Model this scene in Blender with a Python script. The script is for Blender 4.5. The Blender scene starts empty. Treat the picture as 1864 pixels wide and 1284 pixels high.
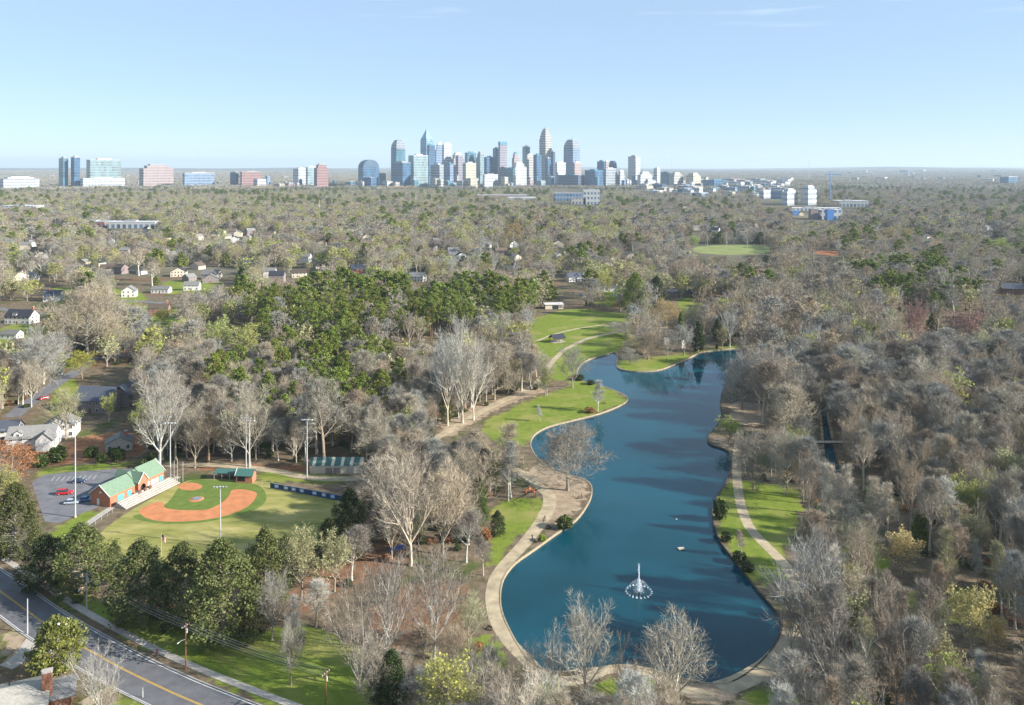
import bpy, bmesh, math, random
import numpy as np
from mathutils import Vector, Matrix, Euler, geometry
R = random.Random(11)
NR = np.random.default_rng(5)
scene = bpy.context.scene
COL = scene.collection
PI = math.pi

# ------------------------------------------------------------------ camera, sky, sun, exposure
F, HZ, CU, CAMH = 1500.0, 303.0, 932.0, 110.0      # focal length in photo pixels, horizon row, centre column, flying height
cam_d = bpy.data.cameras.new('camera'); cam = bpy.data.objects.new('camera', cam_d); COL.objects.link(cam)
cam.location = (0, 0, CAMH); cam.rotation_euler = (PI/2, 0, 0)
cam_d.sensor_width = 36; cam_d.lens = 36*F/1864; cam_d.shift_y = -(642-HZ)/1864
cam_d.clip_start = 1; cam_d.clip_end = 120000
scene.camera = cam
SUN_AZ, SUN_EL = math.radians(105), math.radians(25)
SUNV = Vector((math.sin(SUN_AZ)*math.cos(SUN_EL), math.cos(SUN_AZ)*math.cos(SUN_EL), math.sin(SUN_EL)))
world = bpy.data.worlds.new('World'); scene.world = world; world.use_nodes = True
wn, wl = world.node_tree.nodes, world.node_tree.links
bg = wn['Background']
sky = wn.new('ShaderNodeTexSky'); sky.sky_type = 'NISHITA'; sky.sun_disc = False
sky.sun_elevation = SUN_EL; sky.sun_rotation = SUN_AZ; sky.altitude = 1500
sky.air_density = 0.9; sky.dust_density = 0.0; sky.ozone_density = 3.2
# thin high cirrus streaks
tc = wn.new('ShaderNodeTexCoord'); sepv = wn.new('ShaderNodeSeparateXYZ'); wl.new(tc.outputs['Generated'], sepv.inputs[0])
mp = wn.new('ShaderNodeMapping'); mp.inputs['Scale'].default_value = (5, 3, 60); wl.new(tc.outputs['Generated'], mp.inputs[0])
nz = wn.new('ShaderNodeTexNoise'); nz.inputs['Scale'].default_value = 1.0; nz.inputs['Detail'].default_value = 6
wl.new(mp.outputs[0], nz.inputs[0])
cr = wn.new('ShaderNodeValToRGB'); cr.color_ramp.elements[0].position = .60; cr.color_ramp.elements[1].position = .80
wl.new(nz.outputs[0], cr.inputs[0])
mul = wn.new('ShaderNodeMath'); mul.operation = 'MULTIPLY'; mul.inputs[1].default_value = .75
wl.new(cr.outputs[0], mul.inputs[0])
mr = wn.new('ShaderNodeMapRange'); mr.inputs[1].default_value = .13; mr.inputs[2].default_value = .21
wl.new(sepv.outputs[2], mr.inputs[0])
mul2 = wn.new('ShaderNodeMath'); mul2.operation = 'MULTIPLY'; wl.new(mul.outputs[0], mul2.inputs[0]); wl.new(mr.outputs[0], mul2.inputs[1])
mixs = wn.new('ShaderNodeMix'); mixs.data_type = 'RGBA'
wl.new(mul2.outputs[0], mixs.inputs[0]); wl.new(sky.outputs[0], mixs.inputs[6]); mixs.inputs[7].default_value = (8.5, 9.2, 9.8, 1)
hz_ = wn.new('ShaderNodeMix'); hz_.data_type = 'RGBA'; hz_.inputs[0].default_value = .58; hz_.inputs[7].default_value = (3.45, 4.65, 6.0, 1)   # thin even high haze
wl.new(mixs.outputs[2], hz_.inputs[6]); wl.new(hz_.outputs[2], bg.inputs[0]); bg.inputs[1].default_value = 0.082
sl = bpy.data.lights.new('sun', 'SUN'); sl.energy = 5.0; sl.angle = math.radians(.53); sl.color = (1, .945, .865)
so = bpy.data.objects.new('sun', sl); COL.objects.link(so); so.location = (300, -100, 400)
so.rotation_euler = SUNV.to_track_quat('Z', 'Y').to_euler()
vs = scene.view_settings
scene.display_settings.display_device = 'sRGB'; vs.view_transform = 'Standard'; vs.look = 'None'; vs.gamma = 1; vs.use_curve_mapping = False
vs.exposure = 1.08
cy = scene.cycles
cy.use_denoising = True; cy.max_bounces = 6; cy.diffuse_bounces = 3; cy.glossy_bounces = 3; cy.transmission_bounces = 3
cy.volume_bounces = 0; cy.transparent_max_bounces = 6; cy.use_adaptive_sampling = False; cy.sample_clamp_indirect = 4
HAZE_DENSITY = 4.8e-5; HAZE_COL = (.72, .87, 1.0, 1)

# ------------------------------------------------------------------ helpers
def gp(u, v, z=0.0):
    """Ground point (height z) that the photograph's pixel (u, v) shows."""
    D = F*(CAMH-z)/(v-HZ)
    return ((u-CU)/F*D, D)
def gv(u, v, z=0.0):
    x, y = gp(u, v, z); return Vector((x, y, z))
def px(x, y, z=0.0):
    return CU+F*x/y, HZ+F*(CAMH-z)/y
def gpoly(pts, z=0.0): return [gp(u, v, z) for u, v in pts]
def smooth(pts, closed=True, n=4):
    """Catmull-Rom through 2D points."""
    out = []; N = len(pts)
    rng = range(N) if closed else range(N-1)
    for i in rng:
        if closed: p = [pts[(i+k) % N] for k in (-1, 0, 1, 2)]
        else: p = [pts[max(0, min(N-1, i+k))] for k in (-1, 0, 1, 2)]
        for s in range(n):
            t = s/n
            out.append(tuple(.5*((2*p[1][d]) + (-p[0][d]+p[2][d])*t + (2*p[0][d]-5*p[1][d]+4*p[2][d]-p[3][d])*t*t
                       + (-p[0][d]+3*p[1][d]-3*p[2][d]+p[3][d])*t**3) for d in (0, 1)))
    if not closed: out.append(tuple(pts[-1]))
    return out

def tag(o, label=None, cat=None, group=None, kind=None):
    if label: o['label'] = label
    if cat: o['category'] = cat
    if group: o['group'] = group
    if kind: o['kind'] = kind
    return o
def empty(name, loc=(0, 0, 0), rz=0.0, label=None, cat=None, group=None, scale=(1, 1, 1)):
    o = bpy.data.objects.new(name, None); COL.objects.link(o)
    o.location = loc; o.rotation_euler = (0, 0, rz); o.scale = scale; o.empty_display_size = .5
    return tag(o, label, cat, group)
def link(name, me, parent=None, loc=None, rz=None, scale=None):
    o = bpy.data.objects.new(name, me); COL.objects.link(o)
    if parent: o.parent = parent
    if loc is not None: o.location = loc
    if rz is not None: o.rotation_euler = (0, 0, rz)
    if scale is not None: o.scale = scale
    return o
def copy_tree(o, parent=None):
    c = o.copy(); COL.objects.link(c)
    if parent: c.parent = parent
    for ch in list(o.children): copy_tree(ch, c)
    return c

class MB:
    def __init__(s): s.v, s.f, s.m, s.mats = [], [], [], []
    def mi(s, mat):
        if mat is None: return 0
        if mat not in s.mats: s.mats.append(mat)
        return s.mats.index(mat)
    def face(s, pts, mat=None):
        b = len(s.v); s.v += [tuple(p) for p in pts]; s.f.append(tuple(range(b, b+len(pts)))); s.m.append(s.mi(mat)); return s
    def box(s, x0, x1, y0, y1, z0, z1, mat=None):
        b = len(s.v); k = s.mi(mat)
        s.v += [(x0,y0,z0),(x1,y0,z0),(x1,y1,z0),(x0,y1,z0),(x0,y0,z1),(x1,y0,z1),(x1,y1,z1),(x0,y1,z1)]
        for f in ((0,3,2,1),(4,5,6,7),(0,1,5,4),(1,2,6,5),(2,3,7,6),(3,0,4,7)):
            s.f.append(tuple(b+i for i in f)); s.m.append(k)
        return s
    def prism(s, poly, z0, z1, mat=None, top=None, cap=True):
        """vertical prism over a 2D counter-clockwise polygon; top may give (x, y) of the top ring"""
        n = len(poly); b = len(s.v); k = s.mi(mat); tp = top or poly
        s.v += [(p[0], p[1], z0) for p in poly] + [(p[0], p[1], z1) for p in tp]
        for i in range(n):
            j = (i+1) % n; s.f.append((b+i, b+j, b+n+j, b+n+i)); s.m.append(k)
        if cap:
            s.f.append(tuple(b+n+i for i in range(n))); s.m.append(k)
            s.f.append(tuple(b+n-1-i for i in range(n))); s.m.append(k)
        return s
    def tube(s, pts, rad, n=6, mat=None, cap=True):
        k = s.mi(mat); rings = []
        for i, p in enumerate(pts):
            p = Vector(p)
            d = Vector(pts[min(i+1, len(pts)-1)])-Vector(pts[max(i-1, 0)])
            d.normalize()
            a = d.cross(Vector((0, 0, 1)) if abs(d.z) < .9 else Vector((1, 0, 0))).normalized(); c = d.cross(a)
            r = rad[i] if hasattr(rad, '__len__') else rad
            b = len(s.v); rings.append(b)
            for q in range(n):
                t = 2*PI*q/n; s.v.append(tuple(p+a*(r*math.cos(t))+c*(r*math.sin(t))))
        for b0, b1 in zip(rings, rings[1:]):
            for q in range(n):
                w = (q+1) % n; s.f.append((b0+q, b0+w, b1+w, b1+q)); s.m.append(k)
        if cap:
            s.f.append(tuple(rings[0]+n-1-q for q in range(n))); s.m.append(k)
            s.f.append(tuple(rings[-1]+q for q in range(n))); s.m.append(k)
        return s
    def mesh(s, name, mats=None, smooth=False):
        me = bpy.data.meshes.new(name); me.from_pydata(s.v, [], s.f); me.update()
        ms = s.mats if s.mats else ([mats] if mats and not isinstance(mats, (list, tuple)) else (mats or []))
        for m in ms: me.materials.append(m)
        if len(ms) > 1: me.polygons.foreach_set('material_index', s.m)
        if smooth: me.polygons.foreach_set('use_smooth', [True]*len(me.polygons))
        return me
    def build(s, name, mat=None, parent=None, loc=None, rz=None, smooth=False):
        return link(name, s.mesh(name, mat, smooth), parent, loc, rz)

def np_mesh(name, V, Fq, mats, mi=None):
    """mesh from numpy verts (n,3) and quads (m,4)"""
    me = bpy.data.meshes.new(name)
    V = np.asarray(V, np.float32); Fq = np.asarray(Fq, np.int32)
    me.vertices.add(len(V)); me.vertices.foreach_set('co', V.ravel())
    me.loops.add(Fq.size); me.loops.foreach_set('vertex_index', Fq.ravel())
    me.polygons.add(len(Fq)); me.polygons.foreach_set('loop_start', np.arange(0, Fq.size, Fq.shape[1], dtype=np.int32))
    for m in mats: me.materials.append(m)
    if mi is not None: me.polygons.foreach_set('material_index', np.asarray(mi, np.int32))
    me.update(calc_edges=True); me.validate()
    return me

# ------------------------------------------------------------------ materials
def newmat(name):
    m = bpy.data.materials.new(name); m.use_nodes = True
    return m, m.node_tree.nodes, m.node_tree.links, m.node_tree.nodes['Principled BSDF']
def mat(name, col, rough=.8, var=.15, scale=1.0, bump=0.0, spec=.3, metal=0.0, rnd=0.0, coord='Object'):
    """plain surface with noise wear; var = relative brightness variation, rnd = per-object variation"""
    m, n, l, p = newmat(name)
    p.inputs['Roughness'].default_value = rough; p.inputs['Specular IOR Level'].default_value = spec; p.inputs['Metallic'].default_value = metal
    t = n.new('ShaderNodeTexCoord'); z = n.new('ShaderNodeTexNoise'); z.inputs['Scale'].default_value = scale; z.inputs['Detail'].default_value = 5
    l.new(t.outputs[coord], z.inputs[0])
    r = n.new('ShaderNodeMapRange'); r.inputs[1].default_value = .3; r.inputs[2].default_value = .7
    r.inputs[3].default_value = 1-var; r.inputs[4].default_value = 1+var; l.new(z.outputs[0], r.inputs[0])
    val = r.outputs[0]
    if rnd:
        oi = n.new('ShaderNodeObjectInfo'); r2 = n.new('ShaderNodeMapRange'); r2.inputs[3].default_value = 1-rnd; r2.inputs[4].default_value = 1+rnd
        l.new(oi.outputs['Random'], r2.inputs[0]); mm = n.new('ShaderNodeMath'); mm.operation = 'MULTIPLY'
        l.new(val, mm.inputs[0]); l.new(r2.outputs[0], mm.inputs[1]); val = mm.outputs[0]
    mx = n.new('ShaderNodeVectorMath'); mx.operation = 'SCALE'; mx.inputs[0].default_value = col[:3]; l.new(val, mx.inputs['Scale'])
    l.new(mx.outputs[0], p.inputs['Base Color'])
    if bump:
        b = n.new('ShaderNodeBump'); b.inputs['Strength'].default_value = bump; b.inputs['Distance'].default_value = .05
        l.new(z.outputs[0], b.inputs['Height']); l.new(b.outputs[0], p.inputs['Normal'])
    return m
def leafmat(name, col, trans=.25, rnd=.2, rough=.6, spec=.25):
    m, n, l, p = newmat(name)
    p.inputs['Roughness'].default_value = rough; p.inputs['Specular IOR Level'].default_value = spec
    oi = n.new('ShaderNodeObjectInfo'); t = n.new('ShaderNodeTexCoord'); z = n.new('ShaderNodeTexNoise'); z.inputs['Scale'].default_value = .8
    z.inputs['Detail'].default_value = 3; l.new(t.outputs['Object'], z.inputs[0])
    r = n.new('ShaderNodeMapRange'); r.inputs[1].default_value = .3; r.inputs[2].default_value = .7; r.inputs[3].default_value = .7; r.inputs[4].default_value = 1.3
    l.new(z.outputs[0], r.inputs[0])
    r2 = n.new('ShaderNodeMapRange'); r2.inputs[3].default_value = 1-rnd; r2.inputs[4].default_value = 1+rnd; l.new(oi.outputs['Random'], r2.inputs[0])
    mm = n.new('ShaderNodeMath'); mm.operation = 'MULTIPLY'; l.new(r.outputs[0], mm.inputs[0]); l.new(r2.outputs[0], mm.inputs[1])
    hs = n.new('ShaderNodeHueSaturation'); hs.inputs['Color'].default_value = (*col[:3], 1); l.new(mm.outputs[0], hs.inputs['Value'])
    r3 = n.new('ShaderNodeMapRange'); r3.inputs[3].default_value = .485; r3.inputs[4].default_value = .515
    w = n.new('ShaderNodeMath'); w.operation = 'FRACT'; w2 = n.new('ShaderNodeMath'); w2.operation = 'MULTIPLY'; w2.inputs[1].default_value = 7.31
    l.new(oi.outputs['Random'], w2.inputs[0]); l.new(w2.outputs[0], w.inputs[0]); l.new(w.outputs[0], r3.inputs[0]); l.new(r3.outputs[0], hs.inputs['Hue'])
    l.new(hs.outputs[0], p.inputs['Base Color'])
    if trans:
        tr = n.new('ShaderNodeBsdfTranslucent'); l.new(hs.outputs[0], tr.inputs[0]); ms = n.new('ShaderNodeMixShader'); ms.inputs[0].default_value = trans
        l.new(p.outputs[0], ms.inputs[1]); l.new(tr.outputs[0], ms.inputs[2]); l.new(ms.outputs[0], n['Material Output'].inputs[0])
    return m
M = {}
M['asphalt'] = mat('road_asphalt', (.13, .13, .138), .9, .18, .35, .15)
M['lot'] = mat('parking_asphalt', (.16, .16, .172), .9, .2, .3, .15)
M['concrete'] = mat('concrete', (.42, .38, .33), .9, .15, .8, .1)
M['kerb'] = mat('kerb_concrete', (.36, .34, .31), .9, .12, 1.2)
M['path'] = mat('path_gravel', (.40, .325, .215), .95, .28, .3, .2)
M['stone'] = mat('lake_edge_stone', (.33, .27, .18), .9, .25, 1.1, .3)
M['yellow'] = mat('yellow_paint', (.62, .38, .04), .7, .15, 2)
M['white_line'] = mat('white_paint_line', (.62, .62, .6), .7, .18, 2)
M['brick'] = mat('red_brick', (.42, .17, .10), .9, .2, 2.5, .2)
M['brick2'] = mat('brown_brick', (.24, .115, .075), .9, .3, 3, .2)
M['greenroof'] = mat('green_shingle', (.17, .25, .17), .8, .12, 1.5, .1)
M['greenmetal'] = mat('green_metal', (.06, .15, .13), .5, .1, 1.5)
M['grayroof'] = mat('grey_shingle', (.20, .195, .185), .9, .15, 2, .2, rnd=.25)
M['darkroof'] = mat('dark_shingle', (.035, .038, .05), .85, .2, 2, .15)
M['blueroof'] = mat('slate_shingle', (.08, .09, .115), .6, .2, 2, .15)
M['brownroof'] = mat('brown_shingle', (.11, .085, .065), .9, .2, 2, .2, rnd=.3)
M['white'] = mat('white_paint', (.66, .65, .62), .6, .06, 2)
M['cream'] = mat('cream_paint', (.62, .56, .43), .7, .08, 2)
M['brownwall'] = mat('mauve_siding', (.25, .2, .19), .8, .12, 2)
M['beige'] = mat('beige_wall', (.52, .45, .36), .8, .1, 1.5)
M['glass'] = mat('window_glass', (.03, .045, .055), .08, .2, 1, spec=.6)
M['teal'] = mat('teal_shutter', (.12, .42, .42), .5, .1, 2)
M['galv'] = mat('galvanised_steel', (.55, .56, .57), .45, .1, 3, metal=.3)
M['wood'] = mat('weathered_wood', (.16, .105, .07), .9, .2, 3)
M['redwood'] = mat('reddish_wood', (.20, .085, .05), .9, .2, 3)
M['black'] = mat('black_rubber', (.015, .015, .017), .8, .1, 2)
M['wire'] = mat('wire', (.25, .25, .26), .5, .05, 1)
M['blue'] = mat('blue_plastic', (.02, .12, .55), .4, .1, 2)
M['bluevinyl'] = mat('blue_vinyl', (.07, .22, .52), .5, .1, 2)
M['orange'] = mat('orange_plastic', (.75, .16, .04), .5, .1, 2)
M['clay'] = mat('infield_clay', (.50, .20, .085), .95, .16, .35, .2)
M['turf'] = mat('infield_turf', (.12, .17, .03), .9, .16, .4, .2)
M['red'] = mat('red_car_paint', (.5, .012, .015), .25, .03, 1, spec=.6)
M['navy'] = mat('navy_car_paint', (.015, .03, .09), .25, .03, 1, spec=.6)
M['silver'] = mat('silver_car_paint', (.45, .5, .56), .25, .03, 1, spec=.6)
M['bluecar'] = mat('blue_car_paint', (.06, .2, .42), .25, .03, 1, spec=.6)
M['lampglass'] = mat('lamp_glass', (.8, .82, .85), .2, .03, 1)
# ------------------------------------------------------------------ plan of the place (traced on the ground plane)
WATER_Z = -0.55
LAKE_PX = [(969,1206),(946,1177),(926,1141),(914,1110),(912,1078),(918,1051),(938,1025),(973,1000),(1012,972),(1048,947),(1067,923),(1077,902),
 (1077,884),(1064,872),(1042,866),(1012,858),(985,840),(970,820),(967,803),(976,789),(1001,776),(1048,764),(1091,753),(1127,739),(1143,728),
 (1137,719),(1112,708),(1084,699),(1057,692),(1050,682),(1057,664),(1076,653),(1102,646),(1117,641),(1124,648),(1123,667),(1137,674),
 (1173,676),(1209,671),(1260,649),(1277,641),(1310,637),(1345,634),(1375,637),(1372,648),(1345,668),(1328,690),(1315,712),(1311,735),(1313,755),(1304,775),(1290,793),(1288,803),(1296,810),(1312,815),(1328,824),(1331,845),
 (1328,861),(1320,880),(1305,903),(1297,925),(1299,953),(1310,984),(1333,1015),(1361,1051),(1382,1078),(1411,1110),(1422,1141),(1412,1169),(1390,1198),
 (1362,1223),(1332,1240),(1300,1244),(1250,1236),(1190,1220),(1130,1213),(1070,1217),(1010,1222)]
LAKE = smooth(gpoly(LAKE_PX), True, 3)
CREEK_PX = [(1492,705),(1502,700),(1504,745),(1510,780),(1522,830),(1532,860),(1512,860),(1502,830),(1498,780),(1495,745)]
CREEK = smooth(gpoly(CREEK_PX), True, 3)
POND_PX = [(1375,607),(1402,604),(1430,607),(1436,611),(1420,614),(1390,613)]
POND = smooth(gpoly(POND_PX), True, 3)

GRASS_PX = [
 [(885,770),(905,757),(960,730),(1010,712),(1040,697),(1050,690),(1090,700),(1143,728),(1127,739),(1048,764),(976,789),(955,812),(900,812),(880,790)],
 [(905,925),(920,905),(985,910),(985,935),(962,965),(930,998),(908,1030),(888,1030),(880,1005),(900,970)],
 [(968,580),(1048,562),(1102,568),(1150,574),(1150,600),(1125,640),(1076,653),(1050,672),(1035,692),(1000,690),(975,640),(965,610)],
 [(1232,545),(1275,540),(1282,570),(1250,575)],
 [(1314,894),(1333,872),(1400,880),(1455,895),(1462,920),(1445,968),(1420,1000),(1440,1040),(1415,1062),(1369,1058),(1330,1010),(1308,975),(1300,935)],
 [(30,1040),(80,1052),(180,1095),(300,1135),(440,1150),(560,1140),(640,1175),(680,1240),(680,1300),(520,1300),(350,1220),(180,1130),(90,1070)],
 [(85,975),(160,928),(188,934),(110,990)],
 [(1120,668),(1140,655),(1200,650),(1262,640),(1360,620),(1370,632),(1345,634),(1280,641),(1209,671),(1160,677)],
 [(0,1150),(35,1145),(42,1165),(20,1195),(0,1200)],
 [(225,1262),(250,1250),(290,1284),(300,1320),(200,1320),(205,1275)],
 [(1085,1240),(1138,1226),(1200,1240),(1190,1262),(1100,1262)],
 [(1350,1260),(1440,1245),(1450,1300),(1350,1300)],
 [(80,852),(180,842),(240,846),(180,856),(80,866)],
 [(470,850),(560,866),(620,868),(640,880),(500,876),(462,862)],
 [(1095,520),(1160,530),(1150,560),(1080,552)],
 [(850,1150),(900,1160),(930,1200),(880,1230),(830,1200)],
 [(0,598),(60,590),(110,620),(60,650),(0,650)], [(200,562),(330,560),(330,600),(220,612)], [(100,522),(260,532),(240,556),(100,560)], [(300,512),(400,512),(390,530),(310,535)], [(95,705),(140,690),(150,760),(100,770)], [(1500,1010),(1600,1000),(1620,1060),(1520,1080)], [(1650,1080),(1760,1070),(1770,1120),(1680,1140)],
 [(225,595),(260,590),(255,620),(215,625)],
 [(75,655),(165,650),(150,668),(60,672)],
 [(620,690),(690,700),(660,730),(610,720)],
]
SOIL_PX = [   # bare red clay or raked mulch
 [(140,800),(240,785),(262,800),(250,830),(160,835),(120,815)],
 [(0,820),(150,822),(230,838),(120,848),(0,856)],
 [(360,846),(560,848),(545,860),(380,856)],
 [(1135,575),(1185,572),(1180,585),(1140,588)],
]
MULCH_PX = [   # raked leaf mulch
 [(560,1040),(600,1000),(690,985),(740,1000),(720,1040),(640,1070),(580,1110),(520,1120)],
 [(680,1100),(780,1060),(860,1075),(850,1130),(740,1180),(670,1170)],
]
SAND_PX = [
 [(1330,735),(1395,735),(1400,760),(1370,775),(1335,772)],   # trodden pale earth
 [(975,885),(1030,893),(1062,878),(1076,886),(1075,905),(1050,925),(1010,955),(985,960),(1000,930),(1000,905)],
 [(1390,1150),(1440,1140),(1500,1160),(1560,1230),(1560,1284),(1450,1260),(1390,1240),(1370,1225)],
 [(805,760),(850,748),(905,728),(950,708),(985,704),(1000,714),(960,724),(890,752),(840,785),(800,795)],
 [(1200,1230),(1330,1250),(1350,1275),(1200,1270)],
 [(985,845),(1040,862),(1060,872),(1030,890),(975,880),(955,862)],
 [(1300,800),(1330,795),(1330,815),(1300,812)],
 [(1345,640),(1420,640),(1410,680),(1350,690),(1325,705),(1330,680)],
 [(5,1155),(50,1150),(55,1200),(15,1198)],
]
BASEPX = dict(lake=LAKE_PX)
def inside(P, poly):
    x, y = P[:, 0], P[:, 1]; q = np.asarray(poly); c = np.zeros(len(P), bool); j = len(q)-1
    for i in range(len(q)):
        xi, yi = q[i]; xj, yj = q[j]
        if yi != yj:
            c ^= ((yi > y) != (yj > y)) & (x < (xj-xi)*(y-yi)/(yj-yi)+xi)
        j = i
    return c
def sdf(P, poly):
    q = np.asarray(poly); d2 = np.full(len(P), 1e18)
    for i in range(len(q)):
        a, b = q[i], q[(i+1) % len(q)]; ab = b-a; L = max(1e-9, ab@ab)
        t = np.clip(((P-a)@ab)/L, 0, 1); e = P-(a+t[:, None]*ab); d2 = np.minimum(d2, (e*e).sum(1))
    d = np.sqrt(d2); return np.where(inside(P, poly), d, -d)

def build_ground():
    pts = []
    Y = 95.0
    while Y < 800:
        st = 3.0 if Y < 330 else (4.5 if Y < 480 else 7.5)
        n = int((0.67*Y+40)/st)
        for i in range(-n, n+1):
            pts.append((i*st+NR.uniform(-.3, .3)*st, Y+NR.uniform(-.3, .3)*st))
        Y += st
    P = np.array(pts)
    X0, X1, Y0, Y1 = -600.0, 600.0, 60.0, 820.0
    holes = [LAKE, CREEK, POND]
    keep = np.ones(len(P), bool)
    for h in holes: keep &= sdf(P, h) < -1.0
    P = P[keep]
    verts = [Vector((X0, Y0)), Vector((X1, Y0)), Vector((X1, Y1)), Vector((X0, Y1))]
    edges = [(0, 1), (1, 2), (2, 3), (3, 0)]
    for h in holes:
        b = len(verts); verts += [Vector(p) for p in h]; edges += [(b+i, b+(i+1) % len(h)) for i in range(len(h))]
    verts += [Vector(p) for p in P]
    vo, eo, fo, *_ = geometry.delaunay_2d_cdt(verts, edges, [], 0, 1e-4)
    V = np.array([(v.x, v.y) for v in vo]); Fc = np.array([f for f in fo if len(f) == 3])
    cen = V[Fc].mean(1); ok = np.ones(len(Fc), bool)
    for h in holes: ok &= ~inside(cen, h)
    Fc = Fc[ok]
    # CDT faces may come clockwise
    a, b, c = V[Fc[:, 0]], V[Fc[:, 1]], V[Fc[:, 2]]
    cw = ((b-a)[:, 0]*(c-a)[:, 1]-(b-a)[:, 1]*(c-a)[:, 0]) < 0
    Fc[cw] = Fc[cw][:, ::-1]
    me = np_mesh('ground', np.c_[V, np.zeros(len(V))], Fc, [M['ground']])
    used = np.array([(v.co.x, v.co.y) for v in me.vertices])
    for nm, polys in (('grass', GRASS_PX), ('soil', SOIL_PX), ('mulch', MULCH_PX), ('sand', SAND_PX)):
        s = np.full(len(used), -12.0)
        for q in polys: s = np.maximum(s, sdf(used, smooth(gpoly(q), True, 2)))
        at = me.attributes.new(nm, 'FLOAT', 'POINT'); at.data.foreach_set('value', np.clip(s, -12, 12).astype(np.float32))
    o = link('ground', me); tag(o, kind='structure')
    return o

def ground_material():
    m, n, l, p = newmat('leaf_litter_and_grass')
    p.inputs['Roughness'].default_value = .95; p.inputs['Specular IOR Level'].default_value = .1
    t = n.new('ShaderNodeTexCoord')
    def noise(sc, det=5, rough=.6):
        z = n.new('ShaderNodeTexNoise'); z.inputs['Scale'].default_value = sc; z.inputs['Detail'].default_value = det; z.inputs['Roughness'].default_value = rough
        l.new(t.outputs['Object'], z.inputs[0]); return z.outputs[0]
    def rng(v, a, b, c=0.0, d=1.0):
        r = n.new('ShaderNodeMapRange'); r.inputs[1].default_value = a; r.inputs[2].default_value = b; r.inputs[3].default_value = c; r.inputs[4].default_value = d
        l.new(v, r.inputs[0]); return r.outputs[0]
    def mix(f, a, b):
        x = n.new('ShaderNodeMix'); x.data_type = 'RGBA'; l.new(f, x.inputs[0])
        for s, i in ((a, 6), (b, 7)):
            if isinstance(s, tuple): x.inputs[i].default_value = (*s, 1)
            else: l.new(s, x.inputs[i])
        return x.outputs[2]
    def add(a, b):
        x = n.new('ShaderNodeMath'); x.operation = 'ADD'; l.new(a, x.inputs[0]); l.new(b, x.inputs[1]); return x.outputs[0]
    n1, n2, n3, n4 = noise(.06), noise(.35), noise(1.6), noise(.018, 4)
    litter = mix(rng(n2, .35, .65), (.105, .08, .05), (.22, .17, .115))
    litter = mix(rng(n1, .52, .66), litter, (.075, .10, .028))
    litter = mix(rng(n4, .55, .68), litter, (.17, .105, .06))
    g1 = mix(rng(n2, .3, .7), (.12, .17, .022), (.20, .245, .04))
    g1 = mix(rng(n1, .5, .7), g1, (.27, .25, .08))
    g1 = mix(rng(n3, .62, .75), g1, (.15, .12, .05))
    soil = mix(rng(n2, .3, .7), (.19, .085, .04), (.34, .18, .10))
    mulch = mix(rng(n2, .3, .7), (.15, .08, .045), (.25, .15, .09))
    sand = mix(rng(n2, .3, .7), (.26, .19, .125), (.42, .33, .235))
    col = litter
    wob = add(rng(n2, 0, 1, -5, 5), rng(n1, 0, 1, -7, 7))
    for nm, c in (('soil', soil), ('mulch', mulch), ('grass', g1), ('sand', sand)):
        a = n.new('ShaderNodeAttribute'); a.attribute_name = nm
        col = mix(rng(add(a.outputs['Fac'], wob), -.6, 1.0), col, c)
    l.new(col, p.inputs['Base Color'])
    b = n.new('ShaderNodeBump'); b.inputs['Strength'].default_value = .5; b.inputs['Distance'].default_value = .3; l.new(n3, b.inputs['Height']); l.new(b.outputs[0], p.inputs['Normal'])
    return m
M['ground'] = ground_material()
build_ground()

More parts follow.
